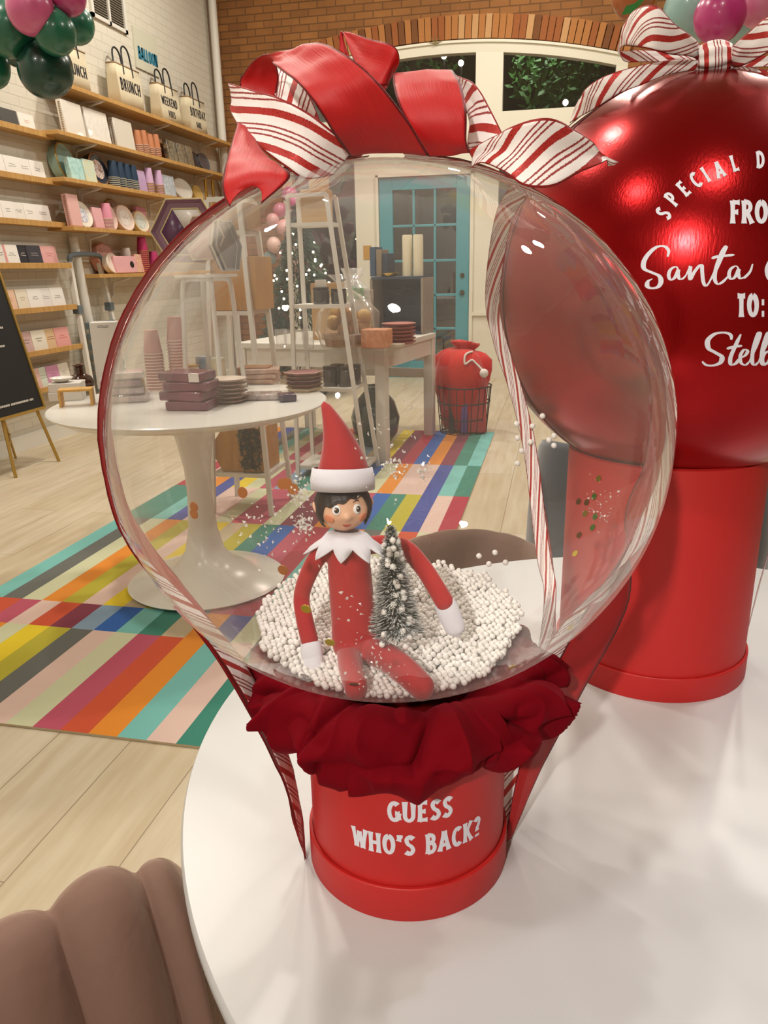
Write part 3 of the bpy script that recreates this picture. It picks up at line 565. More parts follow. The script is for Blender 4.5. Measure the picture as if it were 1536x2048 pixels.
# ------------------------------------------------------------------ elf doll
DY = .62
def dp(px, py, dy=0): return at(px, py, 1, DY + dy)
felt = mat('red_felt', 'A8161A', .85, sheen=.4, bump=(500, .3, .0006)); wfelt = mat('white_felt', 'DCDAE2', .9, sheen=.3, bump=(500, .3, .0006)); skin = mat('doll_vinyl', 'E2B292', .45)
elf = thing('elf_doll', 'felt Christmas elf doll sitting in the beads beside the tiny tree', 'doll', dp(710, 1296))
PXM = .66 / FPX
g = MB()
def etube(pts, rs, n=20, dep=.8):
    rows = []
    for p, r in zip(cr(pts, 28), cr([(x, 0, 0) for x in rs], 28)):
        rows.append([p, r.x])
    q = []
    P = [a for a, _ in rows]
    for i, (p, r) in enumerate(rows):
        t = (P[min(i + 1, len(P) - 1)] - P[max(i - 1, 0)]).normalized(); u = t.cross(V((0, 1, 0))); u = u.normalized() if u.length > .05 else V((1, 0, 0)); w_ = t.cross(u)
        q.append([p + u * r * math.cos(2 * pi * k / n) + w_ * r * dep * math.sin(2 * pi * k / n) for k in range(n)])
    e = (P[-1] - P[-2]).normalized(); R_ = rows[-1][1]; c_ = P[-1]
    for f in (.35, .65, .85, .97): q.append([c_ + (v_ - c_) * math.sqrt(1 - f * f) + e * R_ * f * .8 for v_ in q[len(P) - 1]])
    g.grid(q, closed=True); g.add(q[0], [tuple(range(n))[::-1]]); g.add(q[-1], [tuple(range(n))])
etube([dp(694, 1072), dp(695, 1092), dp(698, 1130), dp(703, 1190), dp(708, 1240), dp(712, 1290), dp(712, 1318)], [.010, .0165, .0195, .0205, .0215, .0225, .018], 28, .75)
etube([dp(668, 1092), dp(640, 1108), dp(616, 1150), dp(603, 1195), dp(609, 1238, -.008), dp(619, 1280, -.016)], [.0085, .0086, .0082, .0078, .0084, .0086])
etube([dp(722, 1094, .008), dp(768, 1088, .020), dp(812, 1098, .024), dp(846, 1135, .020), dp(870, 1172, .012), dp(890, 1206, .006)], [.0085, .0086, .0085, .0086, .0088, .009])
etube([dp(700, 1300), dp(700, 1320, -.018), dp(704, 1345, -.040), dp(712, 1374, -.062)], [.015, .0145, .0135, .0125], 20, .8)
etube([dp(735, 1300), dp(768, 1312, -.018), dp(808, 1340, -.040), dp(846, 1376, -.058)], [.015, .0145, .0135, .012], 20, .8)
o = g.build('suit_body', felt, elf, sharp=180); rm = o.modifiers.new('fuse', 'REMESH'); rm.mode = 'VOXEL'; rm.voxel_size = .0014; rm.use_smooth_shade = True; sm = o.modifiers.new('smooth', 'SMOOTH'); sm.iterations = 6
def mitt(pts, rs):
    global g; g = MB(); etube(pts, rs, 20, .6); return g.build('mitten', wfelt, elf, sharp=180)
mitt([dp(621, 1286, -.018), dp(623, 1300, -.021), dp(625, 1320, -.024), dp(627, 1340, -.027), dp(628, 1347, -.028)], [.0098, .0104, .0100, .0085, .004])
mitt([dp(888, 1203, .007), dp(896, 1222, .006), dp(905, 1244, .005), dp(913, 1262, .004), dp(916, 1268, .004)], [.0100, .0106, .0102, .0085, .004])
# pointed collar
g = MB(); rows = [[], [], [], []]; cc = dp(694, 1066); NP = 10
for i in range(120):
    a = 2 * pi * i / 120; tri = abs(((i / 120 * NP) % 1) * 2 - 1); e = .026 + .012 * (1 - tri); sy = .62
    for k, (r, z) in enumerate(((.0105, .002), (.017, -.001), (.022, -.007), (e, -.010 - .010 * (1 - tri)))):
        rows[k].append(cc + V((r * 1.08 * math.cos(a), r * sy * math.sin(a), z)))
g.grid(rows, closed=True); g.build('collar', wfelt, elf, solid=.0014, sharp=180)
# head
HC = dp(686, 1011); HR = (.0238, .0215, .0222)
g = MB(); NU, NV = 64, 48; rows = []
fd = math.atan2(CAMP.y - HC.y, CAMP.x - HC.x) + .12
for i in range(NV + 1):
    b = -pi / 2 + pi * i / NV; row = []
    for k in range(NU):
        a = 2 * pi * k / NU; d = math.atan2(math.sin(a - fd), math.cos(a - fd)); cb_ = math.cos(b)
        ch = 1 + .045 * math.exp(-((abs(d) - .75) ** 2) / .10 - (b + .38) ** 2 / .12)                       # cheeks
        no = .155 * math.exp(-(d ** 2) / .022 - (b + .22) ** 2 / .022)                                         # small nose
        chn = .05 * math.exp(-(d ** 2) / .09 - (b + .98) ** 2 / .05) - .03 * math.exp(-((abs(d) - .42) ** 2) / .05 - (b - .06) ** 2 / .04)
        k_ = ch + no + chn; taper = 1 - .16 * max(0, -math.sin(b)) ** 1.5
        row.append(HC + V((HR[0] * math.cos(a) * cb_ * k_ * taper, HR[1] * math.sin(a) * cb_ * k_ * taper, HR[2] * math.sin(b) * (1 if b > 0 else 1.02))))
    rows.append(row)
g.grid(rows, closed=True); hd = g.build('head', skin, elf, sharp=180)
def face(az, el, k=1.0):
    a = fd + az; taper = 1 - .16 * max(0, -math.sin(el)) ** 1.5
    return HC + V((HR[0] * math.cos(a) * math.cos(el) * k * taper, HR[1] * math.sin(a) * math.cos(el) * k * taper, HR[2] * math.sin(el) * k))
def disc(nm, az, el, rx, rz, k, m, th=.0006):
    p = face(az, el, k); n_ = (face(az, el, 1.3) - face(az, el, 1)).normalized(); q = n_.to_track_quat('Z', 'Y').to_matrix(); g = MB(); g.ball(p, (rx, rz, th), 20, 10, 0, q); return g.build(nm, m, hd, sharp=180)
M_eye = mat('eye_white', 'EDEBEA', .25); M_iris = mat('brown_iris', '3E2A1C', .2)
for s in (-1, 1):
    disc('eye', s * .40, .10, .0040, .0046, .985, M_eye, .0012); disc('iris', s * .40 + .02, .10, .0023, .0028, 1.015, M_iris, .0011); disc('glint', s * .40 - .02, .14, .0007, .0007, 1.062, M_eye, .0005)
    g = MB(); g.tube(cr([face(s * .25, .36, 1.0), face(s * .40, .43, 1.0), face(s * .56, .38, 1.0)], 8), [.0002, .0003, .0004, .0005, .0005, .0005, .0004, .0003, .0002], 6); g.build('eyebrow', mat('hair_brown', '241713', .5), hd)
    disc('blush', s * .72, -.30, .0050, .0042, 1.022, mat('blush_paint', 'D98862', .55), .0010)
    e = face(s * 1.52, -.02, 1.02); g = MB(); g.ball(e, (.0022, .0035, .0058), 14, 10, 0, Matrix.Rotation(s * .35, 3, 'Y')); g.build('ear', skin, hd)
g = MB(); g.tube(cr([face(-.20, -.56, 1.0), face(-.1, -.62, 1.012), face(0, -.635, 1.02), face(.1, -.62, 1.012), face(.20, -.56, 1.0)], 12), [.0002, .0005, .0007, .0009, .0010, .0011, .0011, .0010, .0010, .0009, .0007, .0005, .0002], 8); g.build('mouth', mat('lip_paint', 'A83A34', .4), hd)
# hair: a cap with a swept fringe
g = MB(); rows = []
for i in range(30):
    row = []
    for k in range(80):
        d = -pi + 2 * pi * k / 79; a = fd + d
        low = -.75 + 1.15 * math.exp(-(d / .98) ** 6); low = (.36 + .16 * math.sin(d * 2.4 + .5) + .05 * math.sin(d * 13)) if abs(d) < .78 else max(-.75, .36 - (abs(d) - .78) * 3.2)
        el = low + (pi / 2 - low) * i / 29; kk = 1.05 + .03 * (i < 2) + .012 * math.sin(d * 22 + i * .3)
        row.append(HC + V((HR[0] * 1.0 * math.cos(a) * math.cos(el) * kk, HR[1] * math.sin(a) * math.cos(el) * kk, HR[2] * math.sin(el) * kk)))
    rows.append(row)
g.grid(rows); g.build('hair', mat('hair_brown'), elf, solid=.001, sharp=180)
# hat
ht0, ht1 = dp(686, 968), dp(648, 803)
g = MB(); rows = []
ax = (ht1 - ht0)
for i in range(25):
    f = i / 24; c = ht0 + ax * f + V((.006 * math.sin(pi * f), 0, 0)); r = .0262 * (1 - f) ** .92 + .0028 * f if f < .97 else .002
    if i == 24: r = .0004
    rows.append([c + V((r * math.cos(2 * pi * k / 48), r * .95 * math.sin(2 * pi * k / 48), 0)) for k in range(48)])
g.grid(rows, closed=True); ho = g.build('hat', felt, elf, sharp=180)
g = MB(); rows = []
for z, r in ((-.005, .0262), (-.0055, .0278), (.003, .0282), (.0135, .0262), (.0138, .0248)): rows.append([ht0 + V((0, 0, z)) + ax.normalized() * .001 + V((r * math.cos(2 * pi * k / 60), r * .96 * math.sin(2 * pi * k / 60), .0045 * math.cos(2 * pi * k / 60 - fd) - .001 * math.cos(2 * pi * k / 60))) for k in range(60)])
g.grid(rows, closed=True); g.build('hat_band', wfelt, ho, sharp=180)

# ------------------------------------------------------------------ bottle brush tree
tb, tt = dp(793, 1275, -.012), dp(781, 1052, -.004)
bt = thing('bottle_brush_tree', 'tiny snow-tipped bottle brush tree leaning against the elf doll', 'tree', tb); MB().tube([tb, tt], .0012, 8).build('trunk', mat('wire_green', '2A3528', .5), bt)
rr = random.Random(5); g = MB(); ax = tt - tb; an = ax.normalized(); u = an.orthogonal().normalized(); w_ = an.cross(u)
for i in range(5200):
    f = .04 + .94 * rr.random() ** 1.1; a = rr.random() * 2 * pi; R = .0215 * (1 - f) ** .85 + .0035; d = (u * math.cos(a) + w_ * math.sin(a)); p = tb + ax * f; e = p + d * R * rr.uniform(.8, 1.1) + an * rr.uniform(-.002, .004); m_ = p.lerp(e, rr.uniform(.62, .85)); s = d.cross(an) * .00026
    g.add([p - s, p + s, m_ + s, m_ - s], [(0, 1, 2, 3)], 0); wt = .0006 if rr.random() < .45 else .00026; s2 = d.cross(an) * wt
    g.add([m_ - s2, m_ + s2, e + s2, e - s2], [(0, 1, 2, 3)], 1 if rr.random() < .7 else 0)
g.smooth = False; g.build('bristles', [mat('bristle_green', '24332A', .7), mat('bristle_snow', 'DADCDA', .8)], bt)
bo = None
for i in range(34):
    f = rr.random() ** .8 * .9; a = rr.uniform(-pi, 0) + .3; R = .0185 * (1 - f) + .003; p = tb + ax * f + V((math.cos(a), math.sin(a), 0)) * R
    if bo is None: bo = MB().ball((0, 0, 0), .0029, 12, 8).build('snow_bead', M_bead, bt, local=True); o = bo
    else: o = bo.copy(); COL.objects.link(o)
    o.location = p - tb

# ------------------------------------------------------------------ ribbons of the bubble
R_red = ribbon_mat('red_ribbon', 'AC1315', '6A0E12'); R_str2 = ribbon_mat('candy_ribbon_lengthwise', 'FFFFFF', '8A1A16', True, 97, .024); R_str = ribbon_mat('candy_ribbon', 'FFFFFF', '8A1A16', True, 52); R_str3 = ribbon_mat('candy_ribbon_diagonal', 'FFFFFF', '8A1A16', True, 122, .026); R_long = ribbon_mat('candy_ribbon_back', 'FFFFFF', '8A1A16', True, 80, .012); R_sheer = ribbon_mat('sheer_red_ribbon', '9A1214', '5A0C10', see=.18)
rb = thing('ribbon_bow', 'big red and candy-striped bow with long tails tied over the bubble', 'ribbon', ellp(0, pi / 2))
def strap(nm, m, az, els, tail, k, hw, seed=0, twist=None):
    A, B = [], []
    for e in els:
        p = ellp(az, e, k); t_ = V((-math.sin(az), math.cos(az), 0)) * hw; A.append(p - t_); B.append(p + t_)
    for (p, tv) in tail: A.append(V(p) - V(tv)); B.append(V(p) + V(tv))
    return ribbon(nm, m, rb, A, B, 90, 6, 0, .0005, .0005, 0, seed)
rad = math.radians
els = [rad(x) for x in (86, 70, 50, 30, 10, -8, -22)]
azL, azR = rad(192), rad(12)
dirL = V((math.cos(azL), math.sin(azL), 0)); tanL = V((-math.sin(azL), math.cos(azL), 0)); dirR = V((math.cos(azR), math.sin(azR), 0)); tanR = V((-math.sin(azR), math.cos(azR), 0))
bc = V((BX, BY, 0))
aL = rad(200); tL = V((-math.sin(aL), math.cos(aL), 0)); dL = V((math.cos(aL), math.sin(aL), 0))
strap('strap', R_red, aL, els, [(bc + dL * .172 + V((0, 0, .99)), tL * .024), (bc + dL * .125 + V((0, 0, .86)), tL * .018), (bc + dL * .112 + V((0, 0, .80)), tL * .012 + dL * .004), (bc + dL * .106 + V((0, 0, .752)), tL * .008)], 1.022, .027, 1)
strap('strap', R_str, aL + rad(9.5), els, [(bc + dL * .160 + V((0, -.008, .985)), tL * .013 + dL * .004), (bc + dL * .118 + V((0, -.004, .86)), tL * .012 + dL * .004), (bc + dL * .106 + V((0, -.002, .752)), tL * .008)], 1.006, .014, 2)
strap('strap', R_sheer, azR + .04, els, [(bc + dirR * .19 + V((0, .03, 1.0)), V((.022, .010, .006))), (bc + dirR * .150 + V((0, .03, .90)), V((.021, .006, .004))), (bc + dirR * .122 + V((0, .018, .82)), V((.012, .004, .003))), (bc + dirR * .104 + V((0, .0, .752)), V((.003, .003, 0)))], 1.018, .020, 3)
strap('strap', R_str, azR - rad(7), els, [(bc + dirR * .165 + V((0, .03, .985)), V((.017, .008, .0))), (bc + dirR * .128 + V((0, .03, .90)), V((.018, .006, 0))), (bc + dirR * .108 + V((0, .02, .82)), V((.013, .004, 0))), (bc + dirR * .102 + V((0, .005, .752)), V((.004, .002, 0)))], 1.012, .020, 4)
Pp = [on_ell(x, y, BC, BRX, BRZ, False, 1.006) for x, y in ((1062, 352), (1040, 378), (1004, 450), (985, 600), (1002, 690), (1030, 775), (1060, 900), (1085, 1100), (1100, 1190))]
Pp += [bc + V((.127, .086, .93)), bc + V((.112, .082, .87)), bc + V((.092, .078, .80)), bc + V((.082, .074, .753))]
A, B = [], []
for i, p in enumerate(Pp):
    t_ = (Pp[min(i + 1, len(Pp) - 1)] - Pp[max(i - 1, 0)]).normalized(); n_ = (p - V(BC)).normalized() if i < 9 else V((.6, .8, 0)); w2 = t_.cross(n_).normalized() * (.0085 if i < 9 else .007); A.append(p - w2); B.append(p + w2)
ribbon('strap', R_long, rb, A, B, 90, 6, 0, .0005, .0005, 0, 5)
def piece(nm, m, rows, nu=40, bow=0, notch=0, seed=0, crinkle=.001):
    A = [at(a[0], a[1], 1, y) for a, b, y, *r in rows]; B = [at(b[0], b[1], 1, (r[0] if r else y)) for a, b, y, *r in rows]
    return ribbon(nm, m, rb, A, B, nu, 12, bow, crinkle, .0006, notch, seed)
YT = .60
piece('loop', R_red, [((700, 312), (860, 312), .60), ((664, 262), (806, 228), .575), ((628, 205), (748, 156), .565), ((594, 165), (692, 110), .575), ((562, 140), (636, 86), .60), ((545, 126), (575, 100), .63), ((553, 128), (515, 116), .66), ((557, 155), (489, 145), .675), ((553, 196), (480, 170), .68), ((570, 250), (500, 230), .67)], 60, .05, 0, 1)
piece('loop', R_red, [((700, 118), (678, 100), .70), ((688, 66), (684, 63), .70), ((740, 78), (715, 135), .67), ((786, 91), (752, 168), .655), ((798, 116), (772, 172), .66), ((785, 150), (768, 185), .68), ((740, 190), (730, 230), .68)], 44, .06, 0, 2)
piece('loop', R_red, [((800, 210), (900, 200), .69), ((792, 165), (905, 155), .68), ((787, 149), (904, 141), .655), ((787, 172), (922, 170), .62), ((800, 215), (933, 222), .60), ((830, 268), (933, 280), .60), ((858, 313), (940, 305), .61)], 44, .04, 0, 3)
piece('tail', R_str2, [((710, 298), (668, 350), .60), ((665, 262), (612, 358), .585), ((618, 226), (572, 335), .58), ((560, 196), (522, 298), .585), ((505, 180), (480, 262), .60), ((456, 166), (462, 222), .62)], 44, -.06, 0, 4)
piece('loop', R_str, [((640, 240), (600, 250), .66), ((618, 190), (565, 215), .665), ((590, 148), (548, 190), .68), ((560, 130), (530, 160), .70)], 30, .02, 0, 5)
piece('tail', R_red, [((476, 246), (500, 262), .60), ((462, 290), (530, 308), .57), ((451, 330), (560, 330), .545), ((445, 365), (580, 350), .53), ((449, 395), (558, 378), .525), ((459, 413), (522, 408), .52)], 40, .08, .9, 6)
piece('tail', R_str, [((938, 300), (944, 334), .61), ((985, 274), (966, 326), .60), ((1022, 254), (1008, 344), .585), ((1066, 239), (1050, 372), .58), ((1110, 238), (1105, 373), .585), ((1152, 262), (1158, 346), .60), ((1186, 284), (1196, 330), .615), ((1206, 308), (1214, 322), .63), ((1238, 325), (1216, 334), .64)], 50, .10, 0, 7)
piece('loop', R_str, [((900, 148), (915, 185), .70), ((945, 165), (938, 238), .67), ((975, 208), (935, 292), .655), ((1004, 265), (945, 308), .64)], 30, .05, 0, 8)

# ------------------------------------------------------------------ tall red hat box with the red foil balloon
B2X, B2Y = .158, 1.11
hb2 = hat_box('tall red hat box under the red foil balloon', B2X, B2Y, .1325, .325, .036)
F2, F2X, F2Z = (.165, 1.12, 1.288), .256, .252
fb = thing('foil_balloon', 'big round red foil balloon lettered SPECIAL DELIVERY', 'balloon', (F2[0], F2[1], F2[2] - F2Z))
M_foilred = mat('red_foil', '9C1014', .22, .85); nt = M_foilred.node_tree; bs = nt.nodes['Principled BSDF']; tc = nt.nodes.new('ShaderNodeTexCoord'); mp = nt.nodes.new('ShaderNodeMapping'); mp.inputs['Scale'].default_value = (160, 160, 3); nz = nt.nodes.new('ShaderNodeTexNoise'); nz.inputs['Scale'].default_value = 3
bp = nt.nodes.new('ShaderNodeBump'); bp.inputs['Strength'].default_value = .12; bp.inputs['Distance'].default_value = .001
for a, b in ((tc.outputs['Object'], mp.inputs[0]), (mp.outputs[0], nz.inputs['Vector']), (nz.outputs['Fac'], bp.inputs['Height']), (bp.outputs[0], bs.inputs['Normal'])): nt.links.new(a, b)
MB().ball(F2, (F2X, F2X, F2Z), 144, 90).build('foil_skin', M_foilred, fb, sharp=180)
az = rad(205); MB().tube([V((F2[0] + (F2X + .0004) * math.cos(az) * math.cos(e), F2[1] + (F2X + .0004) * math.sin(az) * math.cos(e), F2[2] + (F2Z + .0004) * math.sin(e))) for e in [rad(-58 + 4 * i) for i in range(36)]], .0008, 6).build('seam', mat('dark_red_seam', '4A060A', .4, .5), fb)
def pxl(cx, cy, h, rot):                                   # letter plane laid on the foil
    c, s_ = math.cos(rad(rot)), math.sin(rad(rot))
    return lambda u, v: on_ell(cx + (u * c + v * s_) * h, cy + (u * s_ - v * c) * h, F2, F2X, F2Z, True, 1.0015)
g = MB()
for ch, cx, cy, r in (('S', 1327, 427, -60), ('P', 1344, 398, -50), ('E', 1367, 377, -42), ('C', 1391, 360, -36), ('I', 1411, 349, -32), ('A', 1438, 339, -22), ('L', 1469, 326, -16), ('D', 1521, 319, -3), ('E', 1548, 319, 2), ('L', 1573, 322, 7), ('I', 1590, 326, 11), ('V', 1611, 333, 16), ('E', 1637, 345, 24), ('R', 1660, 360, 30), ('Y', 1682, 377, 37)):
    w_ = GL[ch][0]; h = 33; c, s_ = math.cos(rad(r)), math.sin(rad(r)); off = (-w_ * .78 / 2, -.5)
    f0 = pxl(cx, cy, h, r); f = lambda u, v, f0=f0, off=off: f0(u + off[0], v + off[1])
    for q in GL[ch][1]: stroke(g, [(a * .78, b) for a, b in q], .17, f, .45)
g.smooth = False; g.build('lettering', M_letter, fb)
for txt, x, y, h, r, sx in (('FROM:', 1461, 447, 46, 0, .80), ('TO:', 1474, 634, 46, 0, .68)): g = MB(); text(g, txt, pxl(x, y, h, r), .185, sx, .12, .4); g.smooth = False; g.build('lettering', M_letter, fb)
g = MB()
def script(pts, w0, w1=None, ox=0, oy=0, n=40, thin=.35):
    P = sp2([(x / 3.523 + 1100 + ox, y / 3.523 + 400 + oy) for x, y in pts], n); F = lambda u, v: on_ell(u, v, F2, F2X, F2Z, True, 1.0015)
    P2 = [V((x, y, 0)) for x, y in P]; rows = []
    for i, p in enumerate(P2):
        t_ = (P2[min(i + 1, len(P2) - 1)] - P2[max(i - 1, 0)]).normalized(); n_ = V((-t_.y, t_.x, 0)); s = i / (len(P2) - 1)
        dn = abs(t_.y); hw = w0 / 3.523 / 2 * (thin + (1 - thin) * dn ** 1.5) * min(1, .35 + 5 * min(s, 1 - s))
        rows.append([F(*(p - n_ * hw).xy), F(*(p + n_ * hw).xy)])
    g.grid(rows)
A_ = [(905, 490), (885, 470), (850, 490), (836, 530), (850, 562), (880, 545), (905, 490), (902, 520), (912, 556), (938, 552), (962, 525)]
script([(828, 400), (835, 355), (800, 325), (745, 335), (690, 385), (660, 440), (665, 485), (715, 510), (768, 535), (782, 575), (760, 612), (715, 622), (685, 605), (692, 572), (722, 556)], 36, n=60)
script(A_, 26); script([(955, 535), (985, 480), (990, 470), (984, 520), (988, 560), (1015, 510), (1050, 466), (1070, 460), (1072, 500), (1080, 575), (1100, 606), (1135, 560)], 27)
script([(1118, 585), (1165, 500), (1215, 390), (1242, 325), (1210, 370), (1170, 480), (1162, 560), (1185, 592), (1225, 570), (1265, 525)], 28); script([(1138, 412), (1180, 398), (1240, 392), (1300, 386)], 40, n=14, thin=.4)
script([(x + 425, y - 5) for x, y in A_[:-1]] + [(1372, 545), (1410, 505), (1428, 450)], 26)
script([(1640, 400), (1610, 380), (1560, 420), (1530, 490), (1550, 560), (1610, 575), (1660, 540)], 34)
for i, x in enumerate((1690,)): script([(x, 560), (x + 45, 420), (x + 40, 350), (x + 10, 450), (x + 10, 560), (x + 40, 560)], 26)
script([(x + 860, y) for x, y in A_], 26); script([(1840, 480), (1830, 540), (1850, 562), (1890, 530), (1900, 480), (1895, 550), (1920, 560)], 26); script([(1990, 480), (1960, 475), (1965, 510), (1990, 540), (1965, 565), (1935, 550)], 26)
g.smooth = False; g.build('lettering', M_letter, fb); g = MB()
script([(1278, 985), (1272, 950), (1225, 934), (1160, 945), (1112, 990), (1118, 1045), (1165, 1075), (1210, 1105), (1200, 1145), (1150, 1166), (1100, 1162), (1072, 1138)], 38, n=60)
script([(1345, 945), (1305, 1030), (1272, 1110), (1275, 1158), (1310, 1150), (1345, 1105)], 30); script([(1245, 1048), (1290, 1036), (1355, 1026)], 40, n=12, thin=.4)
script([(1335, 1118), (1375, 1095), (1392, 1065), (1368, 1055), (1342, 1095), (1345, 1145), (1378, 1162), (1412, 1130)], 26)
for o_ in (0, 65): script([(1405 + o_, 1140), (1455 + o_, 1020), (1480 + o_, 945), (1465 + o_, 945), (1432 + o_, 1050), (1425 + o_, 1140), (1445 + o_, 1162), (1475 + o_, 1135)], 28)
script([(x + 660, y + 595) for x, y in A_], 28)
g.smooth = False; g.build('lettering', M_letter, fb)
rb2 = thing('ribbon_bow', 'candy-striped bow tied on top of the red foil balloon', 'ribbon', (F2[0], F2[1], F2[2] + F2Z))
def piece2(nm, rows, nu=40, bow=0, seed=0, m=R_str3):
    A = [at(a[0], a[1], 1, y) for a, b, y in rows]; B = [at(b[0], b[1], 1, y) for a, b, y in rows]; return ribbon(nm, m, rb2, A, B, nu, 10, bow, .001, .0006, 0, seed)
piece2('loop', [((1408, 100), (1408, 122), 1.06), ((1388, 76), (1378, 113), 1.03), ((1352, 50), (1335, 108), 1.01), ((1312, 12), (1296, 98), 1.00), ((1272, 19), (1264, 93), 1.02), ((1248, 50), (1248, 92), 1.05), ((1238, 92), (1240, 100), 1.08), ((1242, 102), (1248, 122), 1.09), ((1290, 100), (1290, 124), 1.09), ((1400, 108), (1400, 124), 1.08)], 70, .05, 11)
piece2('loop', [((1448, 112), (1452, 134), 1.06), ((1470, 88), (1478, 134), 1.03), ((1500, 62), (1510, 120), 1.01), ((1540, 30), (1548, 100), 1.0), ((1590, 20), (1590, 95), 1.02), ((1625, 55), (1622, 100), 1.05), ((1630, 95), (1626, 110), 1.08), ((1590, 105), (1590, 130), 1.09), ((1460, 118), (1460, 136), 1.08)], 70, -.05, 12)
piece2('tail', [((1404, 120), (1404, 138), 1.05), ((1340, 120), (1336, 150), 1.03), ((1268, 134), (1284, 170), 1.02), ((1215, 150), (1240, 187), 1.02), ((1178, 172), (1196, 214), 1.03), ((1160, 196), (1164, 232), 1.05), ((1150, 215), (1140, 246), 1.07)], 50, .06, 13)
piece2('tail', [((1450, 128), (1450, 142), 1.05), ((1500, 134), (1494, 152), 1.03), ((1560, 148), (1548, 178), 1.02), ((1620, 180), (1600, 215), 1.04)], 40, .04, 14)
kc = at(1428, 115, 1, 1.045); g = MB(); rows = []; uv = []; ac = []
for i in range(33):
    a = 2 * pi * i / 32; row = []
    for k in range(9):
        f = k / 8; e = (f - .5) * .036; r = .0165 * (1 - (2 * f - 1) ** 2 * .35) + .0016 * math.sin(a * 7 + f * 2); row.append(kc + V((e, r * .8 * math.cos(a), r * math.sin(a)))); uv.append((a * .016, f * .036)); ac.append(.5)
    rows.append(row)
g.grid(rows); g.uv = uv; g.ac = ac; g.build('knot', R_str2, rb2, sharp=180)
e2 = lambda az, el, k: V((F2[0] + F2X * k * math.cos(az) * math.cos(el), F2[1] + F2X * k * math.sin(az) * math.cos(el), F2[2] + F2Z * k * math.sin(el)))
for az in (rad(8), rad(190)):
    dv = V((math.cos(az), math.sin(az), 0)); tv = V((-math.sin(az), math.cos(az), 0)) * .019; c2 = V((B2X, B2Y, 0)); pts = [e2(az, rad(x), 1.012) for x in (84, 60, 35, 10, -10, -28)] + [c2 + dv * .185 + V((0, 0, 1.06)), c2 + dv * .155 + V((0, 0, .9)), c2 + dv * .140 + V((0, 0, .755))]
    tw = [tv] * 6 + [tv * .9 + dv * .004, tv * .8 + dv * .008, tv * .5 + dv * .004]; ribbon('strap', R_long, rb2, [p - q for p, q in zip(pts, tw)], [p + q for p, q in zip(pts, tw)], 80, 6, 0, .0005, .0005, 0, 21)

# ------------------------------------------------------------------ balloon garlands
def latex(c): return mat('latex_' + c, c, .28, coat=.3, spec=.6)
def balloon(px, py, rpx, y, c, lab, grp, stretch=1.12, tilt=(0, 0, 1)):
    p = at(px, py, 1, y); depth = (RM.transposed() @ (p - CAMP)).z * -1; r = rpx * depth / FPX; t = thing('balloon', lab, 'balloon', p, grp)
    q = V(tilt).normalized().to_track_quat('Z', 'Y').to_matrix(); g = MB(); prof = []
    for i in range(25):
        b = -pi / 2 + pi * i / 24; s_ = math.sin(b); prof.append((r * math.cos(b) * (1 - .10 * max(0, s_)), r * stretch * s_ + .10 * r * max(0, s_) ** 3))
    prof[0] = (0, prof[0][1]); prof[-1] = (0, prof[-1][1]); g.lathe(prof, p, 32, 0, q); g.build('skin', latex(c), t, sharp=180)
    z = prof[-1][1]; g = MB(); g.lathe([(.03 * r, z - .02 * r), (.10 * r, z + .03 * r), (.05 * r, z + .06 * r), (.14 * r, z + .12 * r), (0, z + .10 * r)], p, 14, 0, q); g.build('knot', latex(c), t, sharp=180); return t
GN, GD = '1F6B52', '12443A'
for px, py, r, y, c, lab, tl in [(18, 57, 50, 3.0, GN, 'green balloon left of the front pink balloon', (.3, .5, .8)), (61, 17, 46, 2.92, 'D9679A', 'large bright pink balloon at the front of the hanging cluster', (0, .6, 1)), (137, -8, 34, 3.02, 'C24D86', 'deeper pink balloon behind the large bright pink one', (-.2, .4, 1)),
        (109, 63, 42, 2.98, GN, 'mid green balloon right below the bright pink one', (-.3, .5, .8)), (150, 48, 37, 3.18, '1C7A60', 'bright green balloon at the right end of the cluster', (-.6, .5, .6)), (92, 138, 53, 3.06, GD, 'dark green balloon hanging lowest in the cluster', (0, .8, .7)),
        (38, 95, 36, 3.2, GD, 'dark green balloon tucked in the middle of the cluster', (.2, .8, .5)), (-14, 142, 32, 3.05, GN, 'green balloon half cut by the picture edge', (.6, .3, .7)), (0, 2, 30, 3.2, GD, 'dark green balloon in the top corner above the others', (.3, .4, 1)), (100, 8, 30, 3.22, GD, 'dark green balloon peeping out between the two pink ones', (0, .5, 1)), (30, -20, 40, 3.15, GN, 'green balloon above the bright pink one', (0, .5, 1))]:
    balloon(px, py, r, y, c, lab, 'green and pink hanging balloon cluster', 1.12, tl)
for px, py, r, y, c, lab, tl in [(1385, 22, 58, 2.6, '9CC6C4', 'pale aqua balloon behind the candy-striped bow', (0, .7, .7)), (1440, 30, 50, 2.4, 'C93C86', 'hot pink balloon behind the bow knot', (.2, .6, .8)), (1522, 8, 42, 2.5, 'DB7FA2', 'soft pink balloon at the picture edge above the red foil balloon', (0, .6, .8)), (1502, 52, 44, 2.72, 'A6CEC8', 'second pale aqua balloon lower behind the bow', (.3, .5, .7)), (1268, -12, 44, 2.7, 'B5642E', 'orange brown balloon with a green leaf print', (-.2, .5, .8)), (1450, -40, 50, 2.6, 'D9679A', 'pink balloon topping the aqua and pink garland', (0, .5, 1))]:
    t = balloon(px, py, r, y, c, lab, 'aqua and pink balloon garland', 1.12, tl)
    if 'leaf' in lab: g = MB(); P = [at(x_, y_, 1, 2.50) for x_, y_ in ((1243, 30), (1252, 12), (1270, 6), (1284, -6), (1290, -2), (1276, 14), (1262, 26))]; g.prism(P, 1, (0, .003, 0)); g.build('leaf_print', mat('leaf_print', '2E8A34', .5), t)
rr = random.Random(12)
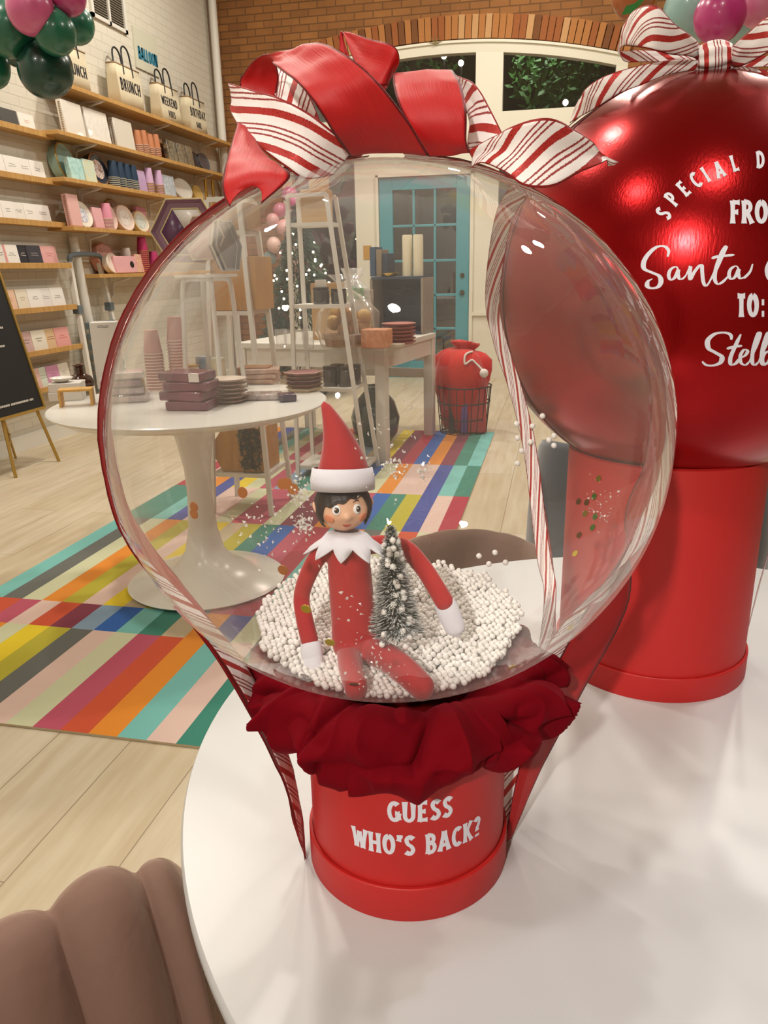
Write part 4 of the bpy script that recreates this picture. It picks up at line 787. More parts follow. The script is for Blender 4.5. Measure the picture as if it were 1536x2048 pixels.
for i, (px, py, r, c) in enumerate([(592, 405, 17, 'C24D86'), (603, 440, 14, 'C9557F'), (570, 455, 16, 'D9A2A0'), (585, 470, 15, 'E0B4AC'), (548, 490, 15, 'E3BDB2'), (560, 505, 14, 'DDAFA6'), (598, 462, 12, 'E6C6BC'), (540, 515, 12, '8FA7AA'), (600, 490, 11, 'E9E2DA'), (572, 542, 17, 'E3BDB2'), (590, 530, 14, 'D8A79C'), (604, 545, 16, 'E3C4B8'), (622, 532, 14, 'B04A7C'), (612, 552, 13, 'D9D0CC'), (566, 565, 14, 'E3BDB2'), (633, 540, 11, 'A8406E'), (580, 390, 16, 'B5487A'), (560, 420, 14, 'C7788F'), (545, 440, 13, 'D9A2A0')]):
    balloon(px, py, r, 8.6 + .25 * rr.random(), c, ('deep pink', 'blush')[c[1] in '3456789'] + ' small balloon in the garland by the Christmas tree', 'small pink garland balloons around the Christmas tree', 1.08, (rr.uniform(-1, 1), .5, rr.uniform(-1, 1)))

# ------------------------------------------------------------------ picture ledges with greeting cards on the left wall
ORD = ['first', 'second', 'third', 'fourth', 'fifth', 'sixth', 'seventh']
def squiggle(mb, c, u, v, w, n=2, gap=.02, th=.0025, seed=0):
    r = random.Random(seed)
    for k in range(n):
        ww = w * r.uniform(.5, 1); P = [(-ww / 2 + ww * i / 7, r.uniform(-.25, .25) * gap - k * gap) for i in range(8)]
        stroke(mb, P, th, lambda a, b: V(c) + V(u) * a + V(v) * b, 0)
def card(lab, grp, c, w, h, col, ink=None, d=.012, lean=.16, seed=0, name='greeting_card', cat='card', spine=None):
    """card standing on a ledge, face towards +x, c = middle of the lower edge"""
    t = thing(name, lab, cat, c, grp); rot = Matrix.Rotation(-lean, 3, 'Y'); R_ = lambda p: V(c) + rot @ V(p)
    g = MB(); g.box(R_((0, 0, h / 2)), (d, w, h), rot); g.smooth = False; g.build('cover', mat('card_' + col, col, .5), t)
    if spine: g = MB(); g.box(R_((d * .1, -w / 2 + .008, h / 2)), (d * 1.1, .018, h), rot); g.smooth = False; g.build('spine', mat('card_' + spine, spine, .5), t)
    if ink: g = MB(); squiggle(g, R_((d / 2 + .0006, 0, h * .6)), rot @ V((0, 1, 0)), rot @ V((0, 0, 1)), w * .6, 2, h * .11, h * .022, seed); g.smooth = False; g.build('print', mat('card_' + ink, ink, .6), t)
    return t
LX = XL + .12
LEDGE = [(2.37, 'topmost'), (2.03, 'second highest'), (1.71, 'third highest'), (1.395, 'middle'), (1.065, 'third lowest'), (.74, 'second lowest'), (.45, 'lowest')]
CARDS = [[(5, 40, '4A4846', None, 30), (42, 72, 'E6DFD6', 'C98A7A', 30)],
 [(-16, 14, 'E4E0DA', '8A8480', 34), (15, 43, 'E4E0DA', '8A8480', 34), (41, 69, 'E2DED8', '7A7470', 34), (66, 93, 'E4E0DA', '55504C', 34)],
 [(-18, 10, 'E4E0DA', '9A9488', 34), (9, 33, 'E4E0DA', '7A7470', 34), (32, 55, 'E0DCD4', '7A7470', 34), (54, 76, 'E4E0DA', '7A7470', 34), (77, 105, 'E2DCD8', '66605C', 34)],
 [(-8, 20, 'DCD6CE', '2A2A30', 36), (15, 42, 'E4E0DA', '6A6460', 36, 'D99A96'), (41, 63, '2A2830', 'D8D2CC', 36), (60, 88, '3A3840', 'B0A8A4', 36), (88, 120, 'D8A2A0', 'B0605E', 36)],
 [(-14, 12, 'D9A8A4', 'A05A56', 38), (10, 38, 'DDB9A0', 'B06A50', 38), (40, 63, 'DDD4C2', 'A08A70', 38), (62, 90, 'E4E0DC', '77706C', 38), (84, 112, 'DCD8D6', '8A8480', 38), (107, 133, 'E2DEDA', '77706C', 38)],
 [(12, 22, 'E6E2DC', None, 40), (22, 46, '1C1C22', 'E0DCD8', 40), (46, 72, 'C7A6A4', '55484A', 40), (70, 98, 'DDD6C8', '4A4038', 40), (96, 120, 'D3B48E', '8A3A2E', 40), (116, 144, 'DB9C98', 'C2503E', 40)],
 [(44, 74, 'E0D6C8', '8A8070', 40), (62, 88, 'D9B4AC', 'A07A70', 40), (82, 108, 'CFD6CA', '8A9488', 40), (101, 126, 'C990B0', 'A06088', 40), (125, 146, 'DDD8CC', '9A9488', 40)]]
for i, ((z, nm), cs) in enumerate(zip(LEDGE, CARDS)):
    t = thing('picture_ledge', nm + ' oak picture ledge of the greeting card wall', 'shelf', (LX - .06, 5.0, z), 'oak picture ledges')
    g = MB(); g.box((LX - .055, 5.0, z - .012), (.11, 2.05, .024)); g.build('shelf_board', M_oak, t, bevel=.002); g = MB(); g.box((LX + .006, 5.0, z - .004), (.012, 2.05, .042)); g.build('lip', M_oak, t, bevel=.002)
    y0 = [246, 346, 439, 529, 626, 715, 800][i]; y1 = [272, 366, 450, 531, 611, 692, 770][i]
    for k, cdt in enumerate(cs):
        a, b, col, ink, hp = cdt[:5]; pm = (a + b) / 2; py = y0 + (y1 - y0) * pm / [105, 118, 129, 142, 153, 161, 170][i]
        ya = at(a, py, 0, LX - .03).y; yb = at(b, py, 0, LX - .03).y; w = min(max(yb - ya, .06), .20); h = hp / FPX * 6.3
        nmc = {'E': 'white', '4': 'dark framed', '2': 'black', '3': 'dark grey', '1': 'black'}.get(col[0], 'pastel')
        nmc = {'D8A2A0': 'pink', 'D9A8A4': 'pink', 'DDB9A0': 'peach', 'DDD4C2': 'cream', 'DCD8D6': 'pale grey', 'C7A6A4': 'mauve', 'DDD6C8': 'cream', 'D3B48E': 'tan', 'DB9C98': 'coral pink', 'D9B4AC': 'blush', 'CFD6CA': 'mint', 'C990B0': 'orchid', 'DDD8CC': 'ivory', 'DCD6CE': 'floral white'}.get(col, nmc)
        card('%s greeting card, %s along the %s picture ledge' % (nmc, ORD[k], nm), 'greeting cards on the picture ledges', (LX - .035 + .004 * (k % 2), (ya + yb) / 2, z + .0012), w, h, col, ink, .008, .14, i * 10 + k, spine=cdt[5] if len(cdt) > 5 else None)

# ------------------------------------------------------------------ long oak shelves with party goods
SX = -3.86; SH = [(2.765, 6.12, 'top bag'), (2.40, 5.92, 'second'), (2.06, 5.92, 'third'), (1.695, 5.96, 'fourth'), (1.32, 6.25, 'lowest')]
for i, (z, y0, nm) in enumerate(SH):
    t = thing('wall_shelf', 'long oak shelf on white brackets, the ' + nm + ' one', 'shelf', ((XL + SX) / 2, (y0 + 9.5) / 2, z), 'long oak wall shelves')
    g = MB(); g.box(((XL + SX) / 2, (y0 + 9.45) / 2, z - .016), (SX - XL, 9.45 - y0, .032)); g.build('shelf_board', M_oak, t, bevel=.002)
    for y in (y0 + .55, y0 + 1.75, y0 + 2.9):
        g = MB(); g.box((XL + .004, y, z - .12), (.008, .03, .20)); g.tube([(XL + .02, y, z - .2), (XL + .03, y, z - .08), (SX - .03, y, z - .04)], .009, 8); g.box(((XL + SX) / 2, y, z - .036), (SX - XL - .03, .03, .008)); g.build('bracket', M_wm, t)
def sy(px, py, x=SX - .07): return at(px, py, 0, x).y
GT = 'party goods on the long oak shelves'
# tote bags
canvas = mat('canvas', 'CFC3A8', .9, bump=(250, .3, .001)); strapm = mat('black_strap', '17171A', .5)
def tote(lab, px0, px1, py, w, h, words):
    z = SH[0][0] + .001; y = (sy(px0, py) + sy(px1, py)) / 2; t = thing('tote_bag', lab, 'bag', (SX - .11, y, z), 'canvas tote bags on the top shelf'); c = V((SX - .11, y, z)); d = .13
    g = MB(); rows = []
    for f in (0, .35, .7, 1):
        ww, dd = w * (1 + .06 * f), d * (1 - .35 * f); rows.append([c + V((dd / 2 * sx_ , ww / 2 * sy_, h * f)) for sx_, sy_ in ((-1, -1), (0, -1 - .03 * f), (1, -1), (1, 0), (1, 1), (0, 1 - .10 * f), (-1, 1), (-1, 0))])
    g.grid(rows, closed=True); g.add(rows[0], [tuple(range(8))[::-1]]); o = g.build('bag_body', canvas, t, solid=.004, sharp=50)
    for sx_ in (-1, 1):
        g = MB(); x = c.x + sx_ * d * .34; g.tube(cr([(x + .004 * sx_, y - w * .2, z + h * .80), (x, y - w * .19, z + h), (x - .01, y - w * .15, z + h * 1.38), (x - .015, y, z + h * 1.5), (x - .01, y + w * .15, z + h * 1.38), (x, y + w * .19, z + h), (x + .004 * sx_, y + w * .2, z + h * .80)], 26), .008, 8); g.build('handle', strapm, t)
    g = MB(); g.grid([[p + V((0, 0, -.006)) for p in rows[3]], [p * 1.0 + V((0, 0, .006)) for p in rows[3]]], closed=True); g.build('trim_binding', mat('brown_binding', '8A6A42', .6), t, solid=.007)
    g = MB()
    for txt, u0, v0, sz in words:
        f = lambda u, v: c + V((d / 2 * (1 - .35 * (v0 + v * sz) / h) + .004, u0 + u * sz, v0 + v * sz)); text(g, txt, f, .16, .80, .13, .1)
    g.smooth = False; g.build('lettering', M_ink, t); return t
tote('canvas tote bag lettered BRUNCH nearest the balloons, half hidden', 118, 180, 150, .34, .30, [('BRUNCH', -.15, .10, .085)])
tote('canvas tote bag lettered BRUNCH with tall black handles', 218, 298, 195, .40, .34, [('BRUNCH', -.17, .13, .10)])
tote('canvas tote bag lettered WEEKEND VIBES', 308, 368, 222, .40, .33, [('WEEKEND', -.18, .15, .08), ('VIBES', -.07, .05, .06)])
tote('canvas tote bag lettered BIRTHDAY BABE beside the corner', 372, 415, 240, .38, .33, [('BIRTHDAY', -.18, .15, .085), ('BABE', -.07, .05, .055)])
def pack(lab, si, px0, px1, py, h, col, d=.05, x=SX - .07, lean=.12, name='napkin_pack', cat='napkins', fan=None, ink=None):
    z = SH[si][0] + .0012; y0, y1 = sy(px0, py, x), sy(px1, py, x); w = max(y1 - y0, .04); c = V((x, (y0 + y1) / 2, z)); t = thing(name, lab, cat, c, GT); rot = Matrix.Rotation(-lean, 3, 'Y'); R_ = lambda p: c + rot @ V(p)
    g = MB(); g.box(R_((0, 0, h / 2)), (d, w, h), rot); g.build('pack_body', mat('pack_' + col, col, .35, coat=.5, var=(30, fan or col)), t, bevel=.005)
    if ink: g = MB(); g.ball(R_((d / 2 + .001, 0, h * .5)), (.002, w * .22, h * .2), 16, 8, 0, rot); g.build('label', mat('pack_' + ink, ink, .4, .5), t)
    return t
def disc_plate(lab, si, px0, px1, py, h, col, rim=None, sides=40, n=3, x=SX - .09, tilt=.22, centre=None):
    z = SH[si][0] + .001; y0, y1 = sy(px0, py, x), sy(px1, py, x); y = (y0 + y1) / 2; w = (y1 - y0) / 2; r = h / 2; c = V((x, y, z)); t = thing('party_plates', lab, 'plates', c, GT)
    q = Matrix.Rotation(-tilt, 3, 'Y') @ Matrix.Rotation(pi / 2, 3, 'Y'); ctr = c + Matrix.Rotation(-tilt, 3, 'Y') @ V((0, 0, r)); sc = w / r
    g = MB(); dz = .016 * n; g.lathe([(0, -dz), (r * .97, -dz), (r, -dz + .004), (r, .004), (r * .93, .008), (r * .78, 0), (0, 0)], ctr, sides, 0, q, sc); g.build('plate_stack', mat('pack_' + col, col, .35, coat=.4), t, sharp=35)
    if rim: g = MB(); g.lathe([(r * .93, .0078), (r * 1.005, .0045), (r * 1.005, .002)], ctr, sides, 0, q, sc, False); g.build('rim', mat('rim_' + rim, rim, .3, .4), t, solid=.002)
    if centre: g = MB(); g.lathe([(0, .0012), (r * .6, .0012)], ctr, sides, 0, q, sc); g.build('motif', mat('motif_' + centre, centre, .3, .3, var=(60, 'FFFFFF')), t, solid=.001)
    return t
def cup_shape(r0, r1, h): return [(0, 0), (r0, 0), (r1, h - .004), (r1 + .0022, h - .003), (r1 + .0022, h), (r1 - .001, h), (r0 - .001, .002)]
def cup_stack(lab, grp, c, n, col, r0, r1, h, step, up=True, rimcol=None, part=True):
    """n cups nested mouth down; each is a thing of its own"""
    c = V(c); base = None
    for i in range(n):
        p = c + V((0, 0, step * i))
        if base is None:
            base = thing('paper_cup', lab, 'cup', p, grp); q = Matrix.Rotation(pi, 3, 'X'); k = c + V((0, 0, h))
            g = MB(); g.lathe(cup_shape(r0, r1, h)[:3] + [(r1, h)], k, 24, 0, q); g.build('wall', mat('cup_' + col, col, .5, var=(90, col)) if len(col) == 6 else col, base)
            g = MB(); g.lathe([(r1 - .001, h - .005), (r1 + .004, h - .0045), (r1 + .004, h), (r1 - .001, h)], k, 24, 0, q, 1, False); g.build('rim', mat('cup_' + (rimcol or col) + 'rim', rimcol or col, .35, .3 if rimcol else 0), base)
        else: dup(base, p, lab)
def shelf_cups(lab, si, px, py, n, col, rim, x=SX - .07, r=.036, h=.10, step=.012):
    cup_stack(lab, 'paper cups on the long oak shelves', (x, sy(px, py, x), SH[si][0] + .001), n, col, r * .72, r, h, step, True, rim)
def bookish(lab, si, px0, px1, py, h, col, edge):
    t = pack(lab, si, px0, px1, py, h, col, .05, SX - .06, .1, 'notebook', 'notebook'); z = SH[si][0]; y0 = sy(px0, py, SX - .06); g = MB()
    for k in range(14): g.lathe([(.006, -.0015), (.009, 0), (.006, .0015)], (SX - .06 - .02 * k / 14, y0 - .004, z + .02 + (h - .04) * k / 13), 10)
    g.build('spiral_binding', mat('binding_' + edge, edge, .3, .4), t); return t
# second shelf
bookish('white notebook with gold spiral binding at the near end of the second shelf', 1, 128, 166, 255, .25, 'E0DAD0', 'B08A4A')
pack('pale floral napkin pack right of the spiral notebook', 1, 172, 216, 268, .25, 'DCD6CC', .06, fan='E8E4DC')
bookish('pale glitter notebook with brown spiral binding', 1, 230, 266, 285, .24, 'D6CFC2', '7A6040')
for k, px in enumerate((276, 288, 300, 312)): shelf_cups('rose gold foil paper cups, %s stack from the notebooks' % ORD[k], 1, px, 296, 5 + k % 2, 'B9774F', 'D9C0B0', r=.045, h=.13, step=.016)
for k, (px, hh) in enumerate(((279, .20), (296, .24), (309, .22), (321, .21))): pack('slim rose gold straw box, %s in the row behind the cups' % ORD[k], 1, px - 5, px + 5, 296, hh, 'C08658', .04, SX - .17, .02, 'straw_box', 'box')
for k, (a, b, c_) in enumerate(((335, 352, '2A2A30'), (354, 372, '3A3638'), (373, 384, '55504C'))): pack('black and gold patterned napkin pack, %s beside the rose gold cups' % ORD[k], 1, a, b, 312, .20, c_, .05, fan='8A7A5C')
disc_plate('black party plates with pale dots near the wall corner', 1, 384, 402, 322, .18, '26262C'); disc_plate('charcoal dotted party plates nearest the wall corner', 1, 402, 422, 328, .20, '4A4A50')
# third shelf
disc_plate('pale aqua round party plates with gold rim', 2, 124, 160, 350, .30, '9FC4C0', 'C9A04E', n=5, x=SX - .12); pack('aqua napkin pack before the round aqua plates', 2, 139, 166, 352, .17, '8FC0BE', .05, fan='BFE0DC'); pack('pale aqua and gold napkin pack', 2, 168, 190, 356, .18, 'B9D6D0', .05, fan='D9D0A8')
disc_plate('black and copper round party plates', 2, 188, 222, 360, .27, '1E2430', 'B9774F', centre='B9774F', n=4)
for k, px in enumerate((228, 241, 254, 267)): shelf_cups('navy paper cups with striped rims, %s stack along the shelf' % ORD[k], 2, px, 366, 6, '17324C', 'D9D2BC', r=.050, h=.14, step=.015)
pack('lilac napkin pack beside the navy cups', 2, 276, 292, 374, .19, 'B79AC0', .04); 
for k, px in enumerate((299, 318)): shelf_cups('lilac paper cups with gold rims, %s stack after the lilac pack' % ORD[k], 2, px, 380, 7, 'C4A2C4', 'C9A04E', r=.050, h=.14, step=.014)
pack('silver grey party pack with a scalloped edge', 2, 326, 349, 384, .20, '9AA2AC', .05, fan='C6CCD2'); disc_plate('white and silver round party plates', 2, 352, 388, 388, .22, 'CFCBC2', 'B9B6AE', n=4); disc_plate('gold round party plates by the candles', 2, 390, 408, 390, .18, 'C2A260', 'C9A04E')
for k, px in enumerate((413, 427)): p = V((SX - .06, sy(px, 392, SX - .06), SH[2][0] + .001)); g = MB(); g.tube([p, p + V((0, 0, .25))], .017, 12); tag(g.build('taper_candle', M_gold), 'tall gold taper candle, %s from the plates' % ORD[k], 'candle', 'gold taper candles')
# fourth shelf
bookish('pink notebook with spiral binding at the near end of the fourth shelf', 3, 140, 162, 452, .25, 'D9A8A4', 'B08A4A'); disc_plate('silver foil oval plate with white rim', 3, 157, 192, 455, .22, 'DAD2C4', 'E8E0CC', centre='A8A8C4', x=SX - .05, tilt=.3)
pack('pink napkin pack behind the pink cups', 3, 188, 206, 455, .17, 'D9A2A8', .05); shelf_cups('pink ombre paper cups in front of the pale plates', 3, 215, 456, 8, 'D98FA4', 'E6D3C0', r=.058, h=.13, step=.012); disc_plate('blush plates standing behind the pink ombre cups', 3, 216, 240, 457, .23, 'DDBDB4', n=3)
disc_plate('round cream plate with rose border', 3, 240, 274, 459, .24, 'DDC9BE', 'C9A08A', centre='E4D2C6'); disc_plate('brown rimmed round plates behind the rose bordered plate', 3, 222, 256, 458, .29, 'B9977A', x=SX - .17); disc_plate('mint centred round plate with gold rim', 3, 273, 302, 461, .20, 'D6CDBC', 'C9A04E', centre='C4D6C6'); pack('rose napkin pack behind the mint plate', 3, 278, 296, 461, .24, 'D98FA4', .04, SX - .16)
# lowest shelf
disc_plate('large pink octagonal plates standing at the near end of the lowest shelf', 4, 204, 240, 547, .28, 'D09A90', sides=8, n=5, x=SX - .13); disc_plate('small cream plates before the octagonal ones', 4, 220, 246, 547, .18, 'E0D3C4', n=3, x=SX - .06)
for k, (a, b) in enumerate(((230, 243), (242, 255), (254, 272))): pack('pink napkin pack with %s, on the lowest shelf' % ('a gold oval label', 'no label, next to the labelled one', 'no label, next to the cream plates')[2 - k], 4, a, b, 548, .15, 'DDA6AC', .05, ink='2E2A20' if k == 2 else None)
shelf_cups('white paper cups behind the pink packs', 4, 257, 547, 8, 'E2DCD6', 'D9D0C6', x=SX - .15, r=.05, h=.13, step=.014); pack('rose and gold pack between the packs and the magenta cups', 4, 272, 288, 548, .17, 'D98A98', .05, fan='E0C69A')
shelf_cups('magenta foil paper cups with gold bands, tall stack', 4, 290, 548, 12, 'A8285A', 'C9A04E', r=.052, h=.13, step=.018); shelf_cups('magenta paper cups beside the tall foil stack', 4, 310, 548, 6, 'B02E66', 'C9A04E', r=.052, h=.13, step=.014)

# ------------------------------------------------------------------ vent, poster, easel, step ladder
p = at(213, 8, 0, XL); t = thing('air_vent', 'white framed air vent high on the painted brick wall', 'vent', (XL, p.y, p.z - .14)); g = MB(); y, z = p.y, p.z; hw, hh = .30, .17
for a, b, c_, d_ in ((-hw, -hw + .04, -hh, hh), (hw - .04, hw, -hh, hh), (-hw, hw, -hh, -hh + .03), (-hw, hw, hh - .03, hh), (-.015, .015, -hh, hh)): g.box((XL + .012, y + (a + b) / 2, z + (c_ + d_) / 2), (.024, b - a, d_ - c_))
g.build('frame', M_white, t); g = MB()
for k in range(14): g.box((XL + .008, y, z - hh + .035 + k * .0205), (.012, 2 * hw - .06, .008), Matrix.Rotation(.6, 3, 'Y'))
g.smooth = False; g.build('louvre', mat('vent_grey', '8A8274', .5), t); MB().box((XL + .002, y, z), (.003, 2 * hw - .05, 2 * hh - .04)).build('backing', mat('vent_dark', '4A443C', .8), t)
q0, q1 = at(262, 50, 0, XL), at(310, 80, 0, XL); y0, y1 = q0.y, q1.y; zt, zb = q0.z, at(262, 130, 0, XL).z; t = thing('wall_poster', 'pale poster lettered BALLOON in blue above the tote bags', 'poster', (XL, (y0 + y1) / 2, zb)); MB().box((XL + .008, (y0 + y1) / 2, (zt + zb) / 2), (.014, y1 - y0, zt - zb)).build('panel', mat('poster_paper', 'C9C7B4', .6), t)
W_ = y1 - y0; g = MB(); text(g, 'BALLOON', lambda u, v: V((XL + .0165, y0 + .06 + u * .155, zt - .27 + v * .11)), .2, .75 * (W_ - .1) / (textw('BALLOON', .75) * .155), .08, 0); g.smooth = False; g.build('lettering', mat('poster_blue', '2E7A94', .6), t)
t = thing('letter_board_easel', 'gold easel holding a black letter board by the card wall', 'sign', (-3.6, 4.68, 0))
ap = V((-3.90, 4.70, 1.62)); fr_, fl_ = V((-3.563, 4.915, 0)), V((-3.573, 4.44, 0))
for a in (fr_, fl_): g = MB(); g.tube([a, ap], .0115, 8); g.build('leg', M_brass, t)
g = MB(); g.tube([V((-3.955, 4.95, 0)), V((-3.95, 4.85, .5)), ap - V((0, 0, .25))], .009, 8); g.build('rear_leg', M_brass, t); g = MB(); g.tube([fl_.lerp(fr_, 0) * .88 + ap * .12, V((-3.955, 4.95, .0)) * .88 + ap * .12], .008, 8); g.build('spreader', M_brass, t)
bz0, bz1 = .40, 1.42; pl = lambda y, z: V((-3.567 + (ap.x + 3.567) * z / ap.z + .02, y, z)); by1 = 4.93; by0 = 4.12
g = MB(); g.prism([pl(by0, bz0), pl(by1, bz0), pl(by1, bz1), pl(by0, bz1)], 0, (-.012, 0, 0)); g.smooth = False; g.build('board', M_black, t)
for a, b in (((by0, bz0), (by1, bz0)), ((by1, bz0), (by1, bz1)), ((by1, bz1), (by0, bz1)), ((by0, bz1), (by0, bz0))): g = MB(); g.tube([pl(*a), pl(*b)], .013, 4); g.build('frame', M_brass, t)
g = MB()
for z, a, b in ((.98, by1 - .40, by1 - .16), (.86, by1 - .40, by1 - .20), (.475, by0 + .05, by1 - .10)):
    k = a; r = random.Random(int(z * 100))
    while k < b: w = r.uniform(.008, .016); c = pl(k + w / 2, z); g.box(c + V((.004, 0, 0)), (.003, w * .8, .014)); k += w + (.014 if r.random() < .2 else .003)
g.smooth = False; g.build('letter_strips', mat('white_letters', 'D8D6D0', .5), t)
t = thing('step_ladder', 'white and grey folding step ladder leaning on the wall', 'ladder', (-3.97, 6.3, 0)); grey = mat('ladder_grey', '66727A', .5); xl = -3.93
ra = [at(138, 520, 0, -4.03), V((-3.90, 6.0, 0))]; rbm = [at(197, 520, 0, -4.03), V((-3.90, 6.62, 0))]
for a, b in (ra, rbm):
    g = MB(); g.tube([a, b + V((0, 0, .005))], .026, 4); g.build('rail', M_wm, t); g = MB(); g.box(a.lerp(b, .28), (.06, .06, .07)); g.build('joint', grey, t)
g = MB(); g.tube(cr([ra[0] + V((0, 0, -.02)), ra[0] + V((.02, .03, .04)), rbm[0] + V((.02, -.03, .04)), rbm[0] + V((0, 0, -.02))], 20), .02, 10); g.build('handle', grey, t)
for k in range(9):
    f = .38 + k * .062; a, b = ra[0].lerp(ra[1], f), rbm[0].lerp(rbm[1], f); m_ = (a + b) / 2; g = MB(); g.box(m_ + V((.012, .03, 0)), (.05, (b - a).length * .80, .055)); g.build('tread', grey, t, bevel=.003)
t2 = thing('paper_roll', 'white paper roll standing behind the step ladder rails', 'roll', (-4.02, 6.22, 0)); MB().tube([(-3.995, 6.30, .02), (-4.05, 6.22, 1.62)], .038, 16).build('tube', mat('paper_white', 'DAD8D2', .7), t2)

# ------------------------------------------------------------------ goods on the tulip table
def tp(px, py, z=None): return at(px, py, 2, UZ if z is None else z)
def bx(nm, lab, cat, c, d, m, rz=0, grp=None, bev=.002, pn=None, z=None):
    c = V(c); t = tag(MB().box((0, 0, d[2] / 2), d).build(pn or nm, m, None, bevel=bev, loc=(0, 0, 0)), lab, cat, grp); t.location = c; t.rotation_euler = (0, 0, rz); return t
wbox = mat('white_box', 'DDD8D2', .5); VA = rad(28)
p = tp(222, 778); t = thing('shipping_box', 'tall white carton with fine print standing behind the cups', 'box', p + V((-.03, .06, .0005)), rz=.42); MB().box((0, 0, .15), (.115, .11, .30)).build('carton', wbox, t, bevel=.002, local=True)
g = MB(); squiggle(g, V((0, -.0556, .285)), V((1, 0, 0)), V((0, 0, 1)), .08, 2, .007, .0016, 3); squiggle(g, V((.0581, 0, .27)), V((0, 1, 0)), V((0, 0, 1)), .05, 9, .012, .0018, 4); g.build('print', M_ink, t, local=True)
a = tp(128, 800); o = bx('flat_box', 'lower of two flat white boxes under the little dish', 'box', a + V((0, .03, .0006)), (.135, .12, .036), wbox, .45, 'flat white boxes'); bx('flat_box', 'upper flat white box carrying the little white dish', 'box', a + V((.002, .032, .0372)), (.13, .118, .036), wbox, .40, 'flat white boxes')
t = thing('trinket_dish', 'small white dish with gold lines on the flat boxes', 'dish', a + V((-.012, .02, .074))); c = t.location; MB().lathe([(0, 0), (.022, 0), (.042, .012), (.048, .019), (.046, .0195), (.038, .012), (.02, .004), (0, .003)], c, 40).build('dish_body', mat('porcelain', 'E6E2DC', .2), t); g = MB(); stroke(g, [(-.02, -.01), (-.005, .006), (.012, -.004), (.024, .01)], .0016, lambda u, v: c + V((u, v, .0062))); g.build('gold_line', M_gold, t)
t = thing('amber_bottle', 'round amber glass bottle with a short neck behind the dish', 'bottle', tp(152, 778) + V((.05, -.03, .0005))); MB().lathe([(0, 0), (.034, 0), (.048, .016), (.05, .034), (.04, .052), (.02, .062), (.017, .07), (.017, .088), (.022, .092), (.022, .097), (.013, .098), (.012, .085), (0, .08)], t.location, 40).build('bottle_body', mat('amber_glass', '3A1606', .12, coat=.6, spec=.8), t); t.scale = (1.2, 1.2, 1.2)
t = thing('bamboo_riser', 'small bamboo riser at the near left edge of the tulip table', 'stand', tp(150, 812) + V((0, .02, .0005)), rz=.45)
MB().box((0, 0, .064), (.13, .075, .009)).build('top_board', M_bamboo, t, bevel=.001, local=True); 
for x in (-.06, .06): MB().box((x, 0, .03), (.01, .075, .06)).build('side_board', M_bamboo, t, bevel=.001, local=True)
def clear_pack(lab, c, d, col, rz, grp, fan=None):
    t = thing('acrylic_pack', lab, 'box', c, grp, rz); MB().box((0, 0, d[2] * .45), (d[0] * .9, d[1] * .9, d[2] * .72)).build('contents', mat('pc_' + col, col, .5, var=(40, fan or col)), t, local=True); MB().box((0, 0, d[2] / 2), d).build('clear_case', M_clear, t, bevel=.003, local=True); return t
a = tp(238, 806) + V((0, .05, .0006)); b = tp(222, 806) + V((-.01, .06, 0))
for k, (dx, h, col, f) in enumerate(((.012, .034, 'C9B9B4', 'B09AA0'), (0, .03, '8F7682', 'C4B4B4'), (-.01, .03, 'B79AA4', '7A5C6C'), (.004, .03, 'C6B4B0', 'D6CAC4'))):
    clear_pack('clear boxed party pack, %s from the bottom of the pile by the riser' % ORD[k], a + V((dx, 0, sum((.034, .031, .031)[:k]))), (.19 - .008 * k, .12, h - .001), col, .35 + .08 * k, 'clear boxed packs by the bamboo riser', f)
for k in range(2): bx('gold_clip_box', 'little grey and gold box, %s of two stacked before the left cups' % ('lower', 'upper')[k], 'box', tp(272, 800) + V((.01, .0, .001 + .045 * k)), (.07 - .01 * k, .06, .044), mat('grey_gold', '8C8478', .4, var=(60, 'C9A66A')), .5 + .2 * k, 'small grey and gold boxes')
for nm, px, py, n in (('left', 297, 785, 13), ('right', 346, 782, 17)):
    cup_stack('pink paper cup nested upside down in the %s stack on the tulip table' % ('shorter' if n == 13 else 'taller'), 'pink cups in the %s stack' % ('shorter' if n == 13 else 'taller'), tp(px, py) + V((0, .08, .0005)), n, 'C48F86', .029, .041, .105, .0135, True, 'E6CCC2')
a = tp(368, 822) + V((0, .06, .0006))
for k in range(4): t = bx('napkin_pack', 'plum napkin pack, %s from the bottom of the pile at the table front' % ORD[k], 'napkins', a + V((.008 * (-1) ** k, .004 * k, .0362 * k)), (.17 + .012 * (k > 0), .13, .0355), mat('plum_pack', '5A2A3A', .3, coat=.5, var=(9, '744452')), .08 * (-1) ** k, 'plum napkin packs', .006)
tg = tag(MB().box((0, 0, 0), (.042, .001, .032)).build('price_sticker', wbox, loc=(0, 0, 0)), 'white price sticker on the topmost plum napkin pack', 'sticker'); tg.location = a + V((.055, -.064, .127))
a = tp(447, 808) + V((0, .05, .0006))
for k in range(6):
    t = thing('round_plate', 'cream round plate with pink rim, %s from the bottom of the pile' % ORD[k], 'plate', a + V((.003 * (k % 2), 0, .0165 * k)), 'round plates on the tulip table'); MB().lathe([(0, .001), (.055, .001), (.078, .012), (.080, .0135), (.076, .0145), (.055, .006), (0, .005)], t.location, 44).build('plate_body', mat('plate_cream', 'CBBBAA', .4), t); MB().lathe([(.076, .0143), (.0805, .0135), (.0808, .0115)], t.location, 44, caps=False).build('rim', mat('plate_rim', '8A6A6C', .4), t, solid=.0008)
